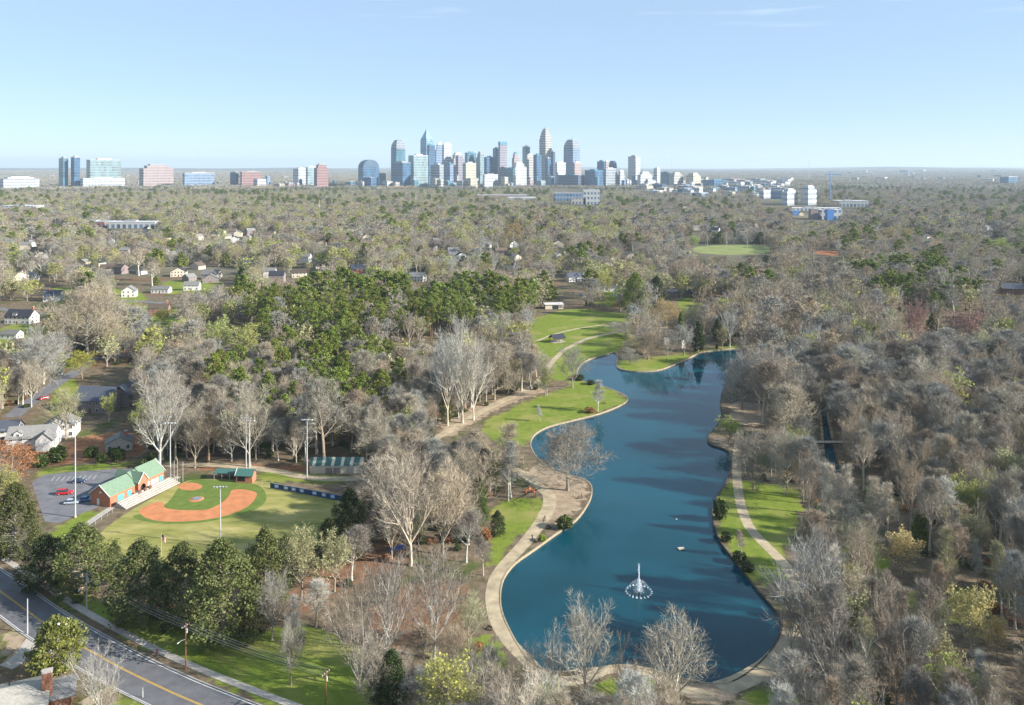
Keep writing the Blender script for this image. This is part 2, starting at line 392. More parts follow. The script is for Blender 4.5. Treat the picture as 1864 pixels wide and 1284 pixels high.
# land beyond the park, out to the horizon, gently rolling
def far_land():
    m, n, l, p = newmat('wooded_plain'); p.inputs['Roughness'].default_value = 1; p.inputs['Specular IOR Level'].default_value = 0
    t = n.new('ShaderNodeTexCoord')
    z = n.new('ShaderNodeTexNoise'); z.inputs['Scale'].default_value = .004; z.inputs['Detail'].default_value = 8; l.new(t.outputs['Object'], z.inputs[0])
    cr = n.new('ShaderNodeValToRGB'); e = cr.color_ramp.elements
    e[0].position = .35; e[0].color = (.07, .068, .045, 1); e[1].position = .62; e[1].color = (.19, .17, .125, 1)
    x = e.new(.5); x.color = (.13, .12, .085, 1); l.new(z.outputs[0], cr.inputs[0])
    z2 = n.new('ShaderNodeTexVoronoi'); z2.inputs['Scale'].default_value = .011; l.new(t.outputs['Object'], z2.inputs[0])
    r = n.new('ShaderNodeMapRange'); r.inputs[1].default_value = .10; r.inputs[2].default_value = .17; r.inputs[3].default_value = 1; r.inputs[4].default_value = 0; l.new(z2.outputs['Distance'], r.inputs[0])
    mx = n.new('ShaderNodeMix'); mx.data_type = 'RGBA'; l.new(r.outputs[0], mx.inputs[0]); l.new(cr.outputs[0], mx.inputs[6]); mx.inputs[7].default_value = (.22, .21, .2, 1)
    l.new(mx.outputs[2], p.inputs['Base Color'])
    rings = [820, 1100, 1500, 2100, 3000, 4200, 6000, 8500, 12000, 16000, 21000, 27000, 34000]
    V = []; NA = 72
    def hz(x, y):
        d = math.hypot(x, y); k = max(0, min(1, (d-9000)/14000))
        return k*(34+38*math.sin(x*.00031+1.3)*math.sin(y*.00021+.4)+22*math.sin(x*.00083)+16*math.cos(x*.00137+y*.0006))-.02
    mb = MB()
    # inner hole is the rectangle of the park ground
    rect = []
    for i in range(NA):
        a = 2*PI*i/NA; dx, dy = math.cos(a), math.sin(a)
        k = min((600/abs(dx)) if dx else 1e9, (380/abs(dy)) if dy else 1e9)
        rect.append((dx*k, 440+dy*k, -.02))
    ringv = [rect]
    for r_ in rings:
        ringv.append([(math.cos(2*PI*i/NA)*r_*1.05, 440+math.sin(2*PI*i/NA)*r_*1.05, 0) for i in range(NA)])
    ringv = [ringv[0]]+[[(x, y, hz(x, y)) for x, y, _ in rv] for rv in ringv[1:]]
    for rv in ringv: mb.v += rv
    for k in range(len(ringv)-1):
        for i in range(NA):
            j = (i+1) % NA; mb.f.append((k*NA+i, (k+1)*NA+i, (k+1)*NA+j, k*NA+j)); mb.m.append(0)
    # the four corners the fan leaves out
    for sx, sy in ((1, 1), (-1, 1), (-1, -1), (1, -1)):
        c = (600*sx, 440+380*sy, -.02)
        near = sorted(range(NA), key=lambda i: (rect[i][0]-c[0])**2+(rect[i][1]-c[1])**2)[:2]
        mb.face([c, rect[near[0]], rect[near[1]]])
    o = mb.build('terrain', m); tag(o, kind='structure')
far_land()

# ------------------------------------------------------------------ water
def water_material():
    m, n, l, p = newmat('lake_water')
    p.inputs['Roughness'].default_value = .05; p.inputs['IOR'].default_value = 1.33; p.inputs['Specular IOR Level'].default_value = .32
    t = n.new('ShaderNodeTexCoord'); z = n.new('ShaderNodeTexNoise'); z.inputs['Scale'].default_value = .02; z.inputs['Detail'].default_value = 4; l.new(t.outputs['Object'], z.inputs[0])
    cr = n.new('ShaderNodeValToRGB'); e = cr.color_ramp.elements; e[0].position = .35; e[0].color = (.003, .040, .055, 1); e[1].position = .65; e[1].color = (.005, .066, .095, 1)
    l.new(z.outputs[0], cr.inputs[0]); l.new(cr.outputs[0], p.inputs['Base Color'])
    mp = n.new('ShaderNodeMapping'); mp.inputs['Scale'].default_value = (.5, 1.3, 1); l.new(t.outputs['Object'], mp.inputs[0])
    z2 = n.new('ShaderNodeTexNoise'); z2.inputs['Scale'].default_value = .9; z2.inputs['Detail'].default_value = 4; l.new(mp.outputs[0], z2.inputs[0])
    b = n.new('ShaderNodeBump'); b.inputs['Strength'].default_value = .22; b.inputs['Distance'].default_value = .035; l.new(z2.outputs[0], b.inputs['Height']); l.new(b.outputs[0], p.inputs['Normal'])
    return m
M['water'] = water_material()
def sheet(name, poly, z, material, kind='structure'):
    mb = MB(); tri = geometry.tessellate_polygon([[Vector((x, y, 0)) for x, y in poly]])
    mb.v = [(x, y, z) for x, y in poly]
    for t in tri:
        a, b, c = (poly[i] for i in t)
        if (b[0]-a[0])*(c[1]-a[1])-(b[1]-a[1])*(c[0]-a[0]) < 0: t = t[::-1]
        mb.f.append(tuple(t)); mb.m.append(0)
    o = mb.build(name, material); tag(o, kind=kind); return o
sheet('lake_water', LAKE, WATER_Z, M['water'])
sheet('creek_water', CREEK, WATER_Z-.4, M['water'])
sheet('pond_water', POND, WATER_Z, M['water'])
def area(poly): return .5*sum(a[0]*b[1]-b[0]*a[1] for a, b in zip(poly, poly[1:]+poly[:1]))
def offset(poly, d):
    """shift a closed outline outward by d (numpy normals)"""
    q = np.asarray(poly); nx = np.roll(q, -1, 0)-np.roll(q, 1, 0); nn = np.c_[nx[:, 1], -nx[:, 0]]; nn /= np.linalg.norm(nn, axis=1)[:, None]+1e-9
    if area(list(map(tuple, q))) < 0: nn = -nn
    return [tuple(p) for p in q+nn*d]
def bank(name, poly, w, ztop, zbot, material, other=None, rng=None):
    out = offset(poly, w); inn = offset(poly, -.05); mb = MB(); N = len(poly)
    for ring, z in ((inn, zbot), (inn, ztop), (out, ztop), (out, -.1)): mb.v += [(x, y, z) for x, y in ring]
    sgn = area(poly) > 0
    for k in range(3):
        for i in range(N):
            j = (i+1) % N; f = (k*N+i, k*N+j, (k+1)*N+j, (k+1)*N+i); mb.f.append(f[::-1] if sgn else f); mb.m.append(1 if rng and rng[0] <= i < rng[1] else 0)
    mb.mats = [material]+([other] if other else []); o = mb.build(name, None); tag(o, kind='structure'); return o
i0, i1 = LAKE_PX.index((1372,648))*3, LAKE_PX.index((1332,1240))*3
bank('lake_bank', LAKE, .32, .08, -1.3, M['stone'], mat('muddy_bank', (.085, .07, .05), .95, .35, .8, .3), (i0, i1))
bank('creek_bank', CREEK, 1.0, .03, -1.6, M['ground'])
bank('pond_bank', POND, .5, .06, -1.2, M['stone'])

# ------------------------------------------------------------------ paths, road, pavement
def strip(name, cl, w, z, material, px_line=True, n=5, wl=None, kind='structure', thick=0.0):
    """a ribbon of width w metres along a centre line"""
    q = np.asarray(smooth(gpoly(cl) if px_line else cl, False, n)); d = np.gradient(q, axis=0); nn = np.c_[-d[:, 1], d[:, 0]]; nn /= np.linalg.norm(nn, axis=1)[:, None]
    ww = np.interp(np.linspace(0, 1, len(q)), np.linspace(0, 1, len(w)), w)[:, None] if hasattr(w, '__len__') else w
    Lf, Rt = q+nn*ww/2, q-nn*ww/2; mb = MB(); N = len(q)
    mb.v = [(x, y, z) for x, y in Lf]+[(x, y, z) for x, y in Rt]
    for i in range(N-1): mb.f.append((N+i, N+i+1, i+1, i)); mb.m.append(0)
    if thick:
        b = len(mb.v); mb.v += [(x, y, z-thick) for x, y in Lf]+[(x, y, z-thick) for x, y in Rt]
        for i in range(N-1):
            mb.f.append((i, i+1, b+i+1, b+i)); mb.m.append(0); mb.f.append((N+i+1, N+i, b+N+i, b+N+i+1)); mb.m.append(0)
        mb.f.append((0, b, b+N, N)); mb.m.append(0); mb.f.append((N-1, 2*N-1, b+2*N-1, b+N-1)); mb.m.append(0)
    o = mb.build(name, material); tag(o, kind=kind); return o
LEFT_PATH = [(1300,1266),(1240,1256),(1205,1234),(1172,1222),(1138,1217),(1102,1220),(1075,1231),(1030,1240),(985,1226),(957,1200),(928,1170),(907,1137),(898,1108),(896,1080),(903,1052),(921,1026),(948,997),(972,968),(990,942),(1000,918),(998,900),(982,886),(962,870),(945,858),(915,846),(880,838)]
strip('lakeside_path', LEFT_PATH, [3.4,3.2,3.0,3.2,3.3,3.4,3.5,3.8,4.4,4.2,3.8,3.2], .012, M['path'])
UP_PATH = [(700,860),(770,812),(829,778),(872,752),(922,727),(962,710),(985,690),(1000,664),(1015,649),(1030,636),(1066,618),(1102,609),(1130,603),(1165,598),(1215,596)]
strip('park_path', UP_PATH, [3.5,4,4.4,4.4,4.2,4,3.5,3,3.5,4,3.6,3], .008, M['path'])
strip('meadow_path', [(975,622),(1000,612),(1030,603),(1066,596),(1102,592),(1135,594)], 2.4, .006, M['path'])
RIGHT_PATH = [(1345,800),(1342,820),(1341,851),(1343,886),(1350,925),(1365,961),(1389,988),(1416,1015),(1440,1045),(1462,1085),(1468,1120),(1455,1150),(1428,1180),(1395,1213),(1350,1240),(1310,1254)]
strip('shore_path', RIGHT_PATH, [2.6,3.1,3.1,3.2,3.2,3.4,3.6,4.2,5.0,5.0], .010, M['path'])
strip('wood_path', [(1600,826),(1640,842),(1690,860),(1740,872)], 3.0, .006, M['path'])
strip('service_path', [(262,846),(330,846),(400,847),(451,851),(510,859),(557,869),(620,872),(690,868),(760,866),(830,880)], [4,4,4,4.5,5], .006, M['path'])
strip('far_path', [(1285,612),(1320,610),(1360,608),(1400,611)], 2.6, .006, M['path'])

YEL = [(-260,905),(-120,993),(0,1076),(85,1137),(200,1205),(290,1250),(370,1285),(520,1345),(700,1410)]
YC = smooth(gpoly(YEL), False, 8)
strip('road', YC, 10.4, .02, M['asphalt'], False, 2)
def shifted(line, d):
    q = np.asarray(line); g = np.gradient(q, axis=0); nn = np.c_[-g[:, 1], g[:, 0]]; nn /= np.linalg.norm(nn, axis=1)[:, None]
    return [tuple(p) for p in q+nn*d]
for nm, d, w, mt, z in (('road_marking', .11, .14, 'yellow', .025), ('road_marking', -.11-.06, .14, 'yellow', .025), ('road_marking', 4.85, .16, 'white_line', .025), ('road_marking', -4.85, .16, 'white_line', .025)):
    strip(nm, shifted(YC, d), w, z, M[mt], False, 1)
strip('kerb', shifted(YC, 5.36), .3, .14, M['kerb'], False, 1, thick=.2)
strip('kerb', shifted(YC, -5.36), .3, .14, M['kerb'], False, 1, thick=.2)
strip('pavement', shifted(YC, 8.3), 1.75, .10, M['concrete'], False, 1, thick=.15)
strip('side_street', [(20,760),(60,728),(105,697),(140,676),(165,655),(215,648),(270,640)], 7.5, .015, M['lot'])
strip('side_street', [(-10,560),(70,572),(150,560),(215,548),(300,552)], 6, .012, M['lot'])
strip('side_street', [(215,648),(245,610),(262,585),(275,560)], 6, .011, M['lot'])
strip('driveway', [(10,1215),(40,1195),(62,1165),(72,1145)], 4.0, .015, M['concrete'])
strip('driveway', [(150,1284),(190,1262),(228,1246),(248,1239)], 3.0, .015, M['path'])

# ------------------------------------------------------------------ ball field
def field_material():
    m, n, l, p = newmat('outfield_grass'); p.inputs['Roughness'].default_value = .95; p.inputs['Specular IOR Level'].default_value = .1
    t = n.new('ShaderNodeTexCoord')
    mp = n.new('ShaderNodeMapping'); mp.inputs['Scale'].default_value = (.05, .16, 1); mp.inputs['Rotation'].default_value = (0, 0, .15); l.new(t.outputs['Object'], mp.inputs[0])
    z = n.new('ShaderNodeTexNoise'); z.inputs['Scale'].default_value = 1.3; z.inputs['Detail'].default_value = 7; z.inputs['Roughness'].default_value = .65; l.new(mp.outputs[0], z.inputs[0])
    cr = n.new('ShaderNodeValToRGB'); e = cr.color_ramp.elements
    e[0].position = .32; e[0].color = (.16, .18, .045, 1); e[1].position = .68; e[1].color = (.42, .36, .15, 1); x = e.new(.5); x.color = (.29, .27, .085, 1)
    l.new(z.outputs[0], cr.inputs[0]); l.new(cr.outputs[0], p.inputs['Base Color']); return m
M['outfield'] = field_material()
FIELD_PX = [(182,972),(225,938),(290,900),(330,880),(352,874),(400,872),(470,876),(520,884),(600,905),(650,925),(640,965),(560,1000),(470,1030),(390,1050),(300,1050),(220,1035),(180,1000)]
sheet('outfield', smooth(gpoly(FIELD_PX), True, 3), .012, M['outfield'])
TURF_PX = [(308,912),(325,889),(345,876),(370,873),(420,877),(470,884),(485,905),(470,925),(420,942),(350,953),(290,953),(250,946),(244,938),(280,932)]
sheet('infield_turf', smooth(gpoly(TURF_PX), True, 4), .016, M['turf'])
CLAY_PX = [(253,931),(262,923),(285,914),(297,915),(300,924),(318,928),(345,929),(375,928),(392,922),(408,912),(418,901),(422,893),(440,891),(465,896),(466,905),(455,919),(432,932),(400,942),(360,948),(318,950),(284,948),(262,941)]
CL = smooth(gpoly(CLAY_PX), True, 4)
sheet('infield_clay', CL, .021, M['clay'])
def disc(name, u, v, ru, rv, z, mt, n=28):
    return sheet(name, gpoly([(u+ru*math.cos(2*PI*i/n), v-rv*math.sin(2*PI*i/n)) for i in range(n)], 0), z, mt)
disc('home_plate_clay', 346, 886, 22, 7, .021, M['clay'])
m_ = MB(); c0 = gp(358, 909)
ring0 = [(c0[0]+2.35*math.cos(2*PI*i/24), c0[1]+2.35*math.sin(2*PI*i/24)) for i in range(24)]
m_.prism(ring0, .0165, .26, M['clay'], [(c0[0]+(x-c0[0])*.45, c0[1]+(y-c0[1])*.45) for x, y in ring0])
o = m_.build('pitching_mound'); tag(o, kind='structure')
sheet('mound_cover', [(c0[0]+1.55*math.cos(2*PI*i/16)+.1, c0[1]+1.3*math.sin(2*PI*i/16)) for i in range(16)], .29, mat('grey_tarpaulin', (.2, .24, .3), .6, .2, 1))
sheet('parking_lot', gpoly([(58,880),(75,866),(120,860),(200,855),(262,852),(245,866),(205,880),(170,905),(178,924),(140,938),(108,952),(82,950)]), .012, M['lot'])
strip('pavement', [(150,960),(185,936),(215,918),(260,898),(300,880),(326,868)], 2.2, .03, M['concrete'])
sheet('far_sports_turf', smooth(gpoly([(1262,458),(1270,449),(1330,446),(1390,447),(1402,456),(1390,463),(1310,464)]), True, 2), .03, mat('far_turf', (.20, .23, .07), .9, .2, .05))
sheet('far_infield_clay', smooth(gpoly([(1480,461),(1500,456),(1530,460),(1515,466)]), True, 2), .03, M['clay'])
for i in range(9):
    a, b = gp(100+i*9.5, 868-i*.4), gp(93+i*9.5, 876-i*.4)
    strip('parking_line', [a, ((a[0]+b[0])/2, (a[1]+b[1])/2), b], .14, .0165, M['white_line'], False, 1)
# ------------------------------------------------------------------ the city on the skyline
def facade(name, wall, glass, fh=14.0, fw=10.0, gl=.55, rough=.25):
    """floors of glass between bands of wall, on the building's own axes"""
    m, n, l, p = newmat(name)
    t = n.new('ShaderNodeTexCoord'); s = n.new('ShaderNodeSeparateXYZ'); l.new(t.outputs['Object'], s.inputs[0])
    ge = n.new('ShaderNodeNewGeometry')
    def mth(op, a, b=None):
        x = n.new('ShaderNodeMath'); x.operation = op
        for i, q in enumerate((a, b)):
            if q is None: continue
            if isinstance(q, (int, float)): x.inputs[i].default_value = q
            else: l.new(q, x.inputs[i])
        return x.outputs[0]
    fz = mth('FRACT', mth('DIVIDE', s.outputs[2], fh)); band = mth('LESS_THAN', fz, gl+.12)
    h = mth('ADD', s.outputs[0], s.outputs[1]); fx = mth('FRACT', mth('DIVIDE', h, fw)); col = mth('LESS_THAN', fx, gl+.2)
    k = mth('MULTIPLY', band, col)
    # darker and lighter panes floor by floor
    wn_ = n.new('ShaderNodeTexWhiteNoise'); wn_.noise_dimensions = '2D'; cb = n.new('ShaderNodeCombineXYZ')
    l.new(mth('FLOOR', mth('DIVIDE', s.outputs[2], fh*2)), cb.inputs[0]); l.new(mth('FLOOR', mth('DIVIDE', h, fw*2)), cb.inputs[1]); l.new(cb.outputs[0], wn_.inputs[0])
    g = n.new('ShaderNodeMix'); g.data_type = 'RGBA'; l.new(wn_.outputs[0], g.inputs[0]); g.inputs[6].default_value = (*[c*.6 for c in glass], 1); g.inputs[7].default_value = (*[min(1, c*1.5) for c in glass], 1)
    mx = n.new('ShaderNodeMix'); mx.data_type = 'RGBA'; l.new(k, mx.inputs[0]); mx.inputs[6].default_value = (*wall, 1); l.new(g.outputs[2], mx.inputs[7])
    l.new(mx.outputs[2], p.inputs['Base Color'])
    r = n.new('ShaderNodeMapRange'); l.new(k, r.inputs[0]); r.inputs[3].default_value = .7; r.inputs[4].default_value = rough; l.new(r.outputs[0], p.inputs['Roughness'])
    return m
FC = {
 'teal': facade('teal_glass_front', (.13, .215, .255), (.045, .125, .175), gl=.75), 'blue': facade('blue_glass_front', (.11, .18, .265), (.035, .085, .155), gl=.75),
 'lightblue': facade('pale_blue_glass_front', (.26, .37, .45), (.13, .25, .36), gl=.7), 'white': facade('white_front', (.46, .46, .45), (.10, .15, .21), gl=.38),
 'cream': facade('cream_front', (.42, .385, .29), (.14, .16, .17), gl=.3), 'pink': facade('pinkish_front', (.34, .265, .25), (.11, .12, .15), gl=.35),
 'rose': facade('rose_brick_front', (.27, .15, .135), (.07, .07, .09), gl=.35), 'grey': facade('grey_front', (.29, .31, .32), (.10, .14, .18), gl=.45),
 'mauve': facade('mauve_front', (.26, .235, .265), (.09, .10, .14), gl=.45), 'dark': facade('dark_front', (.10, .12, .17), (.03, .05, .09), gl=.6),
 'pale': facade('pale_green_front', (.27, .32, .31), (.12, .20, .23), gl=.6), 'stone': facade('stone_front', (.38, .355, .30), (.10, .14, .20), gl=.4),
 'greyblue': facade('grey_blue_front', (.21, .27, .35), (.07, .13, .22), gl=.5),
}
RF = {'light': mat('pale_roof', (.45, .45, .44), .8, .1, .05), 'mid': mat('grey_roof', (.3, .3, .3), .8, .1, .05), 'teal': mat('teal_roof', (.06, .20, .27), .5, .1, .05), 'white': mat('white_crown', (.55, .55, .54), .5, .05, .05), 'bluecap': mat('blue_cap', (.06, .11, .17), .5, .1, .05)}
ANG = math.radians(45)
def tower(u0, u1, us, vt, vb, fac, label, crown='flat', roof='mid', D=None, cat='office tower', group=None, name='office_tower', low=1.0, ang=ANG):
    """corner us nearest; vt top row, vb row of the foot (sets the distance unless D is given)"""
    D = D or F*CAMH/(vb-HZ); s = D/F; x0, x1, xs = (u0-CU)*s, (u1-CU)*s, (us-CU)*s
    ca, sa = math.cos(ang), math.sin(ang); a = max(4, (xs-x0)/ca); b = max(4, (x1-xs)/sa); Ht = CAMH+(HZ-vt)*s
    root = empty(name, (xs, D, 0), 0, label, cat, group)
    Nn, Lc, Rc = Vector((0, 0)), Vector((-a*ca, a*sa)), Vector((b*sa, b*ca)); Bk = Lc+Rc
    base = [Nn, Rc, Bk, Lc]; cen = Bk/2
    def ring(k, c=cen): return [tuple(c+(q-c)*k) for q in base]
    wall, cap = MB(), MB()
    if crown == 'flat':
        wall.prism(ring(1), -1, Ht-2.5); cap.prism(ring(1.012), Ht-2.5, Ht, None)
        ph = MB().prism(ring(.45), Ht, Ht+min(7, Ht*.05)); ph.build('penthouse', RF[roof], root)
    elif crown == 'spike':
        zs = Ht*.80; wall.prism(ring(1), -1, zs)
        tip = (Nn+(cen-Nn)*.35)
        for i in range(4): cap.face([(*base[i], zs), (*base[(i+1) % 4], zs), (tip.x, tip.y, Ht)])
    elif crown == 'taper':
        prof = [(0, .80, 1.0), (.80, .87, .86), (.87, .93, .70), (.93, .97, .5)]
        for z0, z1, k in prof: wall.prism(ring(k), z0*Ht-(1 if z0 == 0 else 0), z1*Ht)
        for i in range(8):
            t = 2*PI*i/8; c = cen+Vector((math.cos(t), math.sin(t)))*a*.2; cap.tube([(c.x, c.y, .97*Ht-4), (cen.x*.6+c.x*.4, cen.y*.6+c.y*.4, Ht+(4 if i % 2 else 0))], [2.6, .8], 5)
        cap.prism(ring(.3), .97*Ht, Ht*.985)
    elif crown == 'round':
        n = 7; zs = Ht*.80; wall.prism(ring(1), -1, zs)
        for i in range(n):
            t0, t1 = i/n, (i+1)/n; k0 = math.sqrt(1-t0*t0*.92)
            cap.prism(ring(k0*.98), zs+(Ht-zs)*t0, zs+(Ht-zs)*t1)
        cap.tube([(cen.x, cen.y, Ht), (cen.x, cen.y, Ht+14)], [1, .4], 5)
    elif crown == 'barrel':
        zs = Ht*.72; wall.prism(ring(1), -1, zs); n = 10; pr = []
        for i in range(n+1):
            t = PI*i/n; pr.append((.5-.5*math.cos(t), math.sin(t)))
        for i in range(n):
            (k0, h0), (k1, h1) = pr[i], pr[i+1]
            q = [Nn+(Lc-Nn)*0+Rc*k0, Rc*k1, Lc+Rc*k1, Lc+Rc*k0]
            q = [Lc*0+Rc*k0, Rc*k1, Lc+Rc*k1, Lc+Rc*k0]
            cap.face([(*q[0], zs+(Ht-zs)*h0), (*q[1], zs+(Ht-zs)*h1), (*q[2], zs+(Ht-zs)*h1), (*q[3], zs+(Ht-zs)*h0)])
            cap.face([(*q[0], zs-.1), (*q[1], zs-.1), (*q[1], zs+(Ht-zs)*h1), (*q[0], zs+(Ht-zs)*h0)])
            cap.face([(*q[2], zs-.1), (*q[3], zs-.1), (*q[3], zs+(Ht-zs)*h0), (*q[2], zs+(Ht-zs)*h1)])
    elif crown == 'band':
        wall.prism(ring(1), -1, Ht*.93); cap.prism(ring(1.02), Ht*.93, Ht)
    elif crown == 'step':
        wall.prism(ring(1), -1, Ht*.82); wall.prism(ring(.72), Ht*.82, Ht*.94); cap.prism(ring(.5), Ht*.94, Ht)
    f = FC[fac]; wall.build('wall', f, root)
    cap.build({'spike': 'pointed_crown', 'taper': 'crown', 'round': 'rounded_crown', 'barrel': 'barrel_roof', 'band': 'top_band', 'step': 'top_storey'}.get(crown, 'roof'), {'spike': FC['lightblue'], 'taper': FC['white'], 'round': FC['grey'], 'barrel': RF['bluecap']}.get(crown, RF[roof]), root)
    return root
TOWERS = [
 (710,736,721.5,255,318,'teal','teal glass tower with a rounded pale crown at the left end of the downtown cluster','round','light',4700),
 (709,746,733,296,325,'blue','low wide blue glass block at the foot of the round-crowned left tower','flat','mid',4350),
 (742,777,753,283,322,'pale','pale green-white office slab left of the pointed tower base','flat','white',4450),
 (764,788,776,234,318,'lightblue','pale tower with a sharp slanting point, the tallest on the left','spike','white',4900),
 (777,791,781,264,318,'blue','narrow blue glass tower just right of the pointed tower','flat','teal',4600),
 (792,807,794,259,318,'greyblue','grey-blue framed tower next to the white one','step','light',4750),
 (806,821,808,262,318,'white','plain white tower right of the pointed tower','flat','white',4780),
 (782,807,800,300,328,'grey','pale grey mid-rise in front of the white tower','flat','light',4300),
 (808,825,819,298,326,'greyblue','blue-grey mid-rise in front of the beige tower','flat','teal',4350),
 (820,844,826,278,318,'pink','beige pink tower of middle height','step','light',4750),
 (829,842,834,284,322,'mauve','slim mauve tower before the beige pink one','flat','mid',4500),
 (842,866,848,297,322,'cream','cream block in the middle of downtown','flat','light',4400),
 (846,866,851,278,318,'teal','teal glass tower behind the cream block','flat','teal',4800),
 (866,883,874,276,318,'pale','pale tower with a dark cap in the middle of downtown','step','mid',4780),
 (881,899,886,286,318,'blue','stout blue tower left of the square mauve one','flat','teal',4650),
 (897,910,903,270,318,'blue','narrow dark blue tower attached to the square mauve tower','flat','teal',4700),
 (907,923,910,258,318,'mauve','square mauve tower with a teal top band','band','teal',4650),
 (879,906,882,318,333,'white','low white box building before the trees of downtown','flat','white',4250),
 (932,945,936,277,318,'pink','small pinkish tower with stepped green top','step','teal',4800),
 (951,965,957,267,318,'pale','pale slab tower left of the tallest tower','flat','light',4850),
 (957,972,960,282,320,'stone','wide beige tower before the pale slab','flat','light',4600),
 (971,986,977,282,320,'blue','blue tower at the left foot of the tallest tower','flat','teal',4550),
 (982,1005,993,232,318,'stone','tallest downtown tower with a tapering white crown','taper','white',4800),
 (992,1003,997,288,322,'blue','low blue block at the foot of the tallest tower','flat','mid',4450),
 (1003,1011,1007,276,320,'dark','thin dark tower right of the tallest tower','flat','mid',4650),
 (1011,1031,1014,296,322,'white','white block between the tallest and the round tower','flat','white',4450),
 (1027,1057,1043,254,318,'greyblue','broad tower with a stepped rounded top at the right of downtown','round','light',4750),
 (1043,1059,1046,296,326,'pink','pinkish white block at the foot of the broad round-topped tower','flat','light',4380),
 (929,959,938,296,328,'white','broad white stepped building right of the mauve tower','step','white',4330),
 (918,937,934,307,330,'teal','low teal glass building left of the broad white one','flat','teal',4320),
 (1018,1062,1052,319,334,'dark','low dark blue hall with a sloping roof before the round tower','flat','teal',4250),
 (1066,1100,1083,310,335,'blue','blue glass building with a pale blue right side','flat','teal',4250),
 (1088,1102,1099,294,322,'blue','small dark blue tower right of downtown','flat','teal',4600),
 (1100,1109,1103,294,322,'pink','slim pinkish tower right of the small dark blue one','flat','light',4620),
 (1109,1124,1116,293,322,'teal','teal building with a domed roof right of downtown','barrel','teal',4650),
 (1099,1125,1103,307,328,'grey','plain grey box building right of downtown','flat','light',4350),
 (1145,1167,1157,285,318,'white','white and grey striped tower standing alone right of downtown','flat','mid',4600),
 (1161,1192,1166,313,336,'white','bright white low building right of the lone striped tower','step','white',4250),
 (1127,1137,1129,311,326,'white','small white block before the lone striped tower','flat','white',4400),
 (650,686,661,291,320,'blue','dark blue office building with a curved roof left of downtown','barrel','teal',4550),
 (570,594,577,298,332,'rose','rose brick tower with a dark cap far left of downtown','step','mid',4250),
 (556,572,560,304,326,'pale','pale building beside the rose brick tower','flat','white',4450),
 (530,556,543,307,326,'white','white low building left of the rose brick tower','flat','white',4420),
 (413,433,430,314,330,'dark','dark blue low building at the left','flat','mid',4350),
 (436,468,440,313,331,'rose','dark building with two rose brick piers','flat','mid',4330),
 (97,121,115,288,342,'teal','left one of the two tall blue glass towers at the far left','flat','mid',4120),
 (122,142,135,286,342,'blue','right one of the two tall blue glass towers at the far left','flat','light',4110),
 (150,202,164,291,330,'pale','wide pale glass office building at the far left','flat','light',4450),
 (140,203,151,325,343,'white','long white podium before the wide pale glass building','flat','white',4080),
 (247,300,261,299,335,'pink','stocky pink stone tower with blue left side','step','mid',4280),
 (330,376,336,315,333,'greyblue','low grey-blue office block between pink tower and downtown','flat','light',4300),
 (-20,48,6,322,346,'white','white hospital-like block at the left edge','step','white',4000),
 (1191,1203,1196,306,320,'white','small white tower right of the white low building','flat','white',4600),
 (1205,1221,1217,314,337,'teal','dark teal block beside the two beige apartment blocks','flat','teal',4230),
 (1219,1248,1227,314,338,'stone','left one of two beige apartment blocks right of downtown','step','light',4200),
 (1251,1280,1262,315,338,'cream','right one of two beige apartment blocks right of downtown','step','white',4200),
 (1283,1328,1300,328,341,'blue','long low blue building right of the apartment blocks','flat','teal',4150),
 (1826,1880,1836,322,331,'blue','long low blue building near the right edge','flat','mid',4700),
 (1384,1413,1390,347,362,'white','low white wing left of the twin white blocks','flat','white',2800),
 (1408,1428,1425,346,364,'greyblue','blue glass wing beside the twin white blocks','flat','white',2750),
 (1425,1462,1433,344,382,'white','left one of the twin white blocks among the right trees','step','white',2300),
 (1461,1496,1471,338,382,'white','right one of the twin white blocks among the right trees','step','white',2320),
]
for t in TOWERS: tower(*t[:5], t[5], t[6], t[7], t[8], t[9])
def flatblock(u0, u1, vt, vb, fac, label, group=None, roof='light', depth=None, name='low_building', cat='building', rz=0.0):
    D = F*CAMH/(vb-HZ); s = D/F; x0, x1 = (u0-CU)*s, (u1-CU)*s; Ht = max(4, (vb-vt)*s); dp = depth or (x1-x0)*R.uniform(.5, .9)
    root = empty(name, ((x0+x1)/2, D+dp/2, 0), rz, label, cat, group); w = (x1-x0)/2
    MB().box(-w, w, -dp/2, dp/2, -.5, Ht-.6).build('wall', FC[fac] if fac in FC else M[fac], root)
    MB().box(-w-.3, w+.3, -dp/2-.3, dp/2+.3, Ht-.6, Ht).build('roof', RF[roof], root)
    MB().box(-w*.4, w*.1, -dp*.2, dp*.2, Ht, Ht+2.2).build('roof_plant', RF['mid'], root)
    OCC.append(((x0+x1)/2, D+dp/2, w)); return root
OCC = []
flatblock(1440, 1534, 379, 384, 'white', 'long white deck building with a thin pale roof among the right trees', roof='white', depth=40)
flatblock(1491, 1533, 382, 400, 'white', 'white building with a blue panel below the twin white blocks', roof='white')
flatblock(1506, 1518, 381, 401, 'bluevinyl', 'bright blue box in front of the white building at the right', roof='light', depth=12)
flatblock(1437, 1455, 383, 392, 'bluevinyl', 'small bright blue block left of the brown columns', roof='light', depth=12)
flatblock(1476, 1490, 380, 400, 'brownwall', 'brown columned block beside the white building at the right', roof='light', depth=14)
flatblock(1527, 1582, 366, 377, 'grey', 'long low pale grey building right of the twin white blocks', roof='light')
flatblock(195, 282, 404, 416, 'white', 'long white low building among trees at the left', roof='white', depth=30)
flatblock(140, 190, 404, 414, 'rose', 'long low rose building left of the long white one', roof='mid')
flatblock(110, 145, 411, 421, 'white', 'white low shop building left of the long white one', roof='white')
flatblock(1010, 1062, 352, 366, 'greyblue', 'grey-blue apartment row in the trees below downtown', roof='mid')
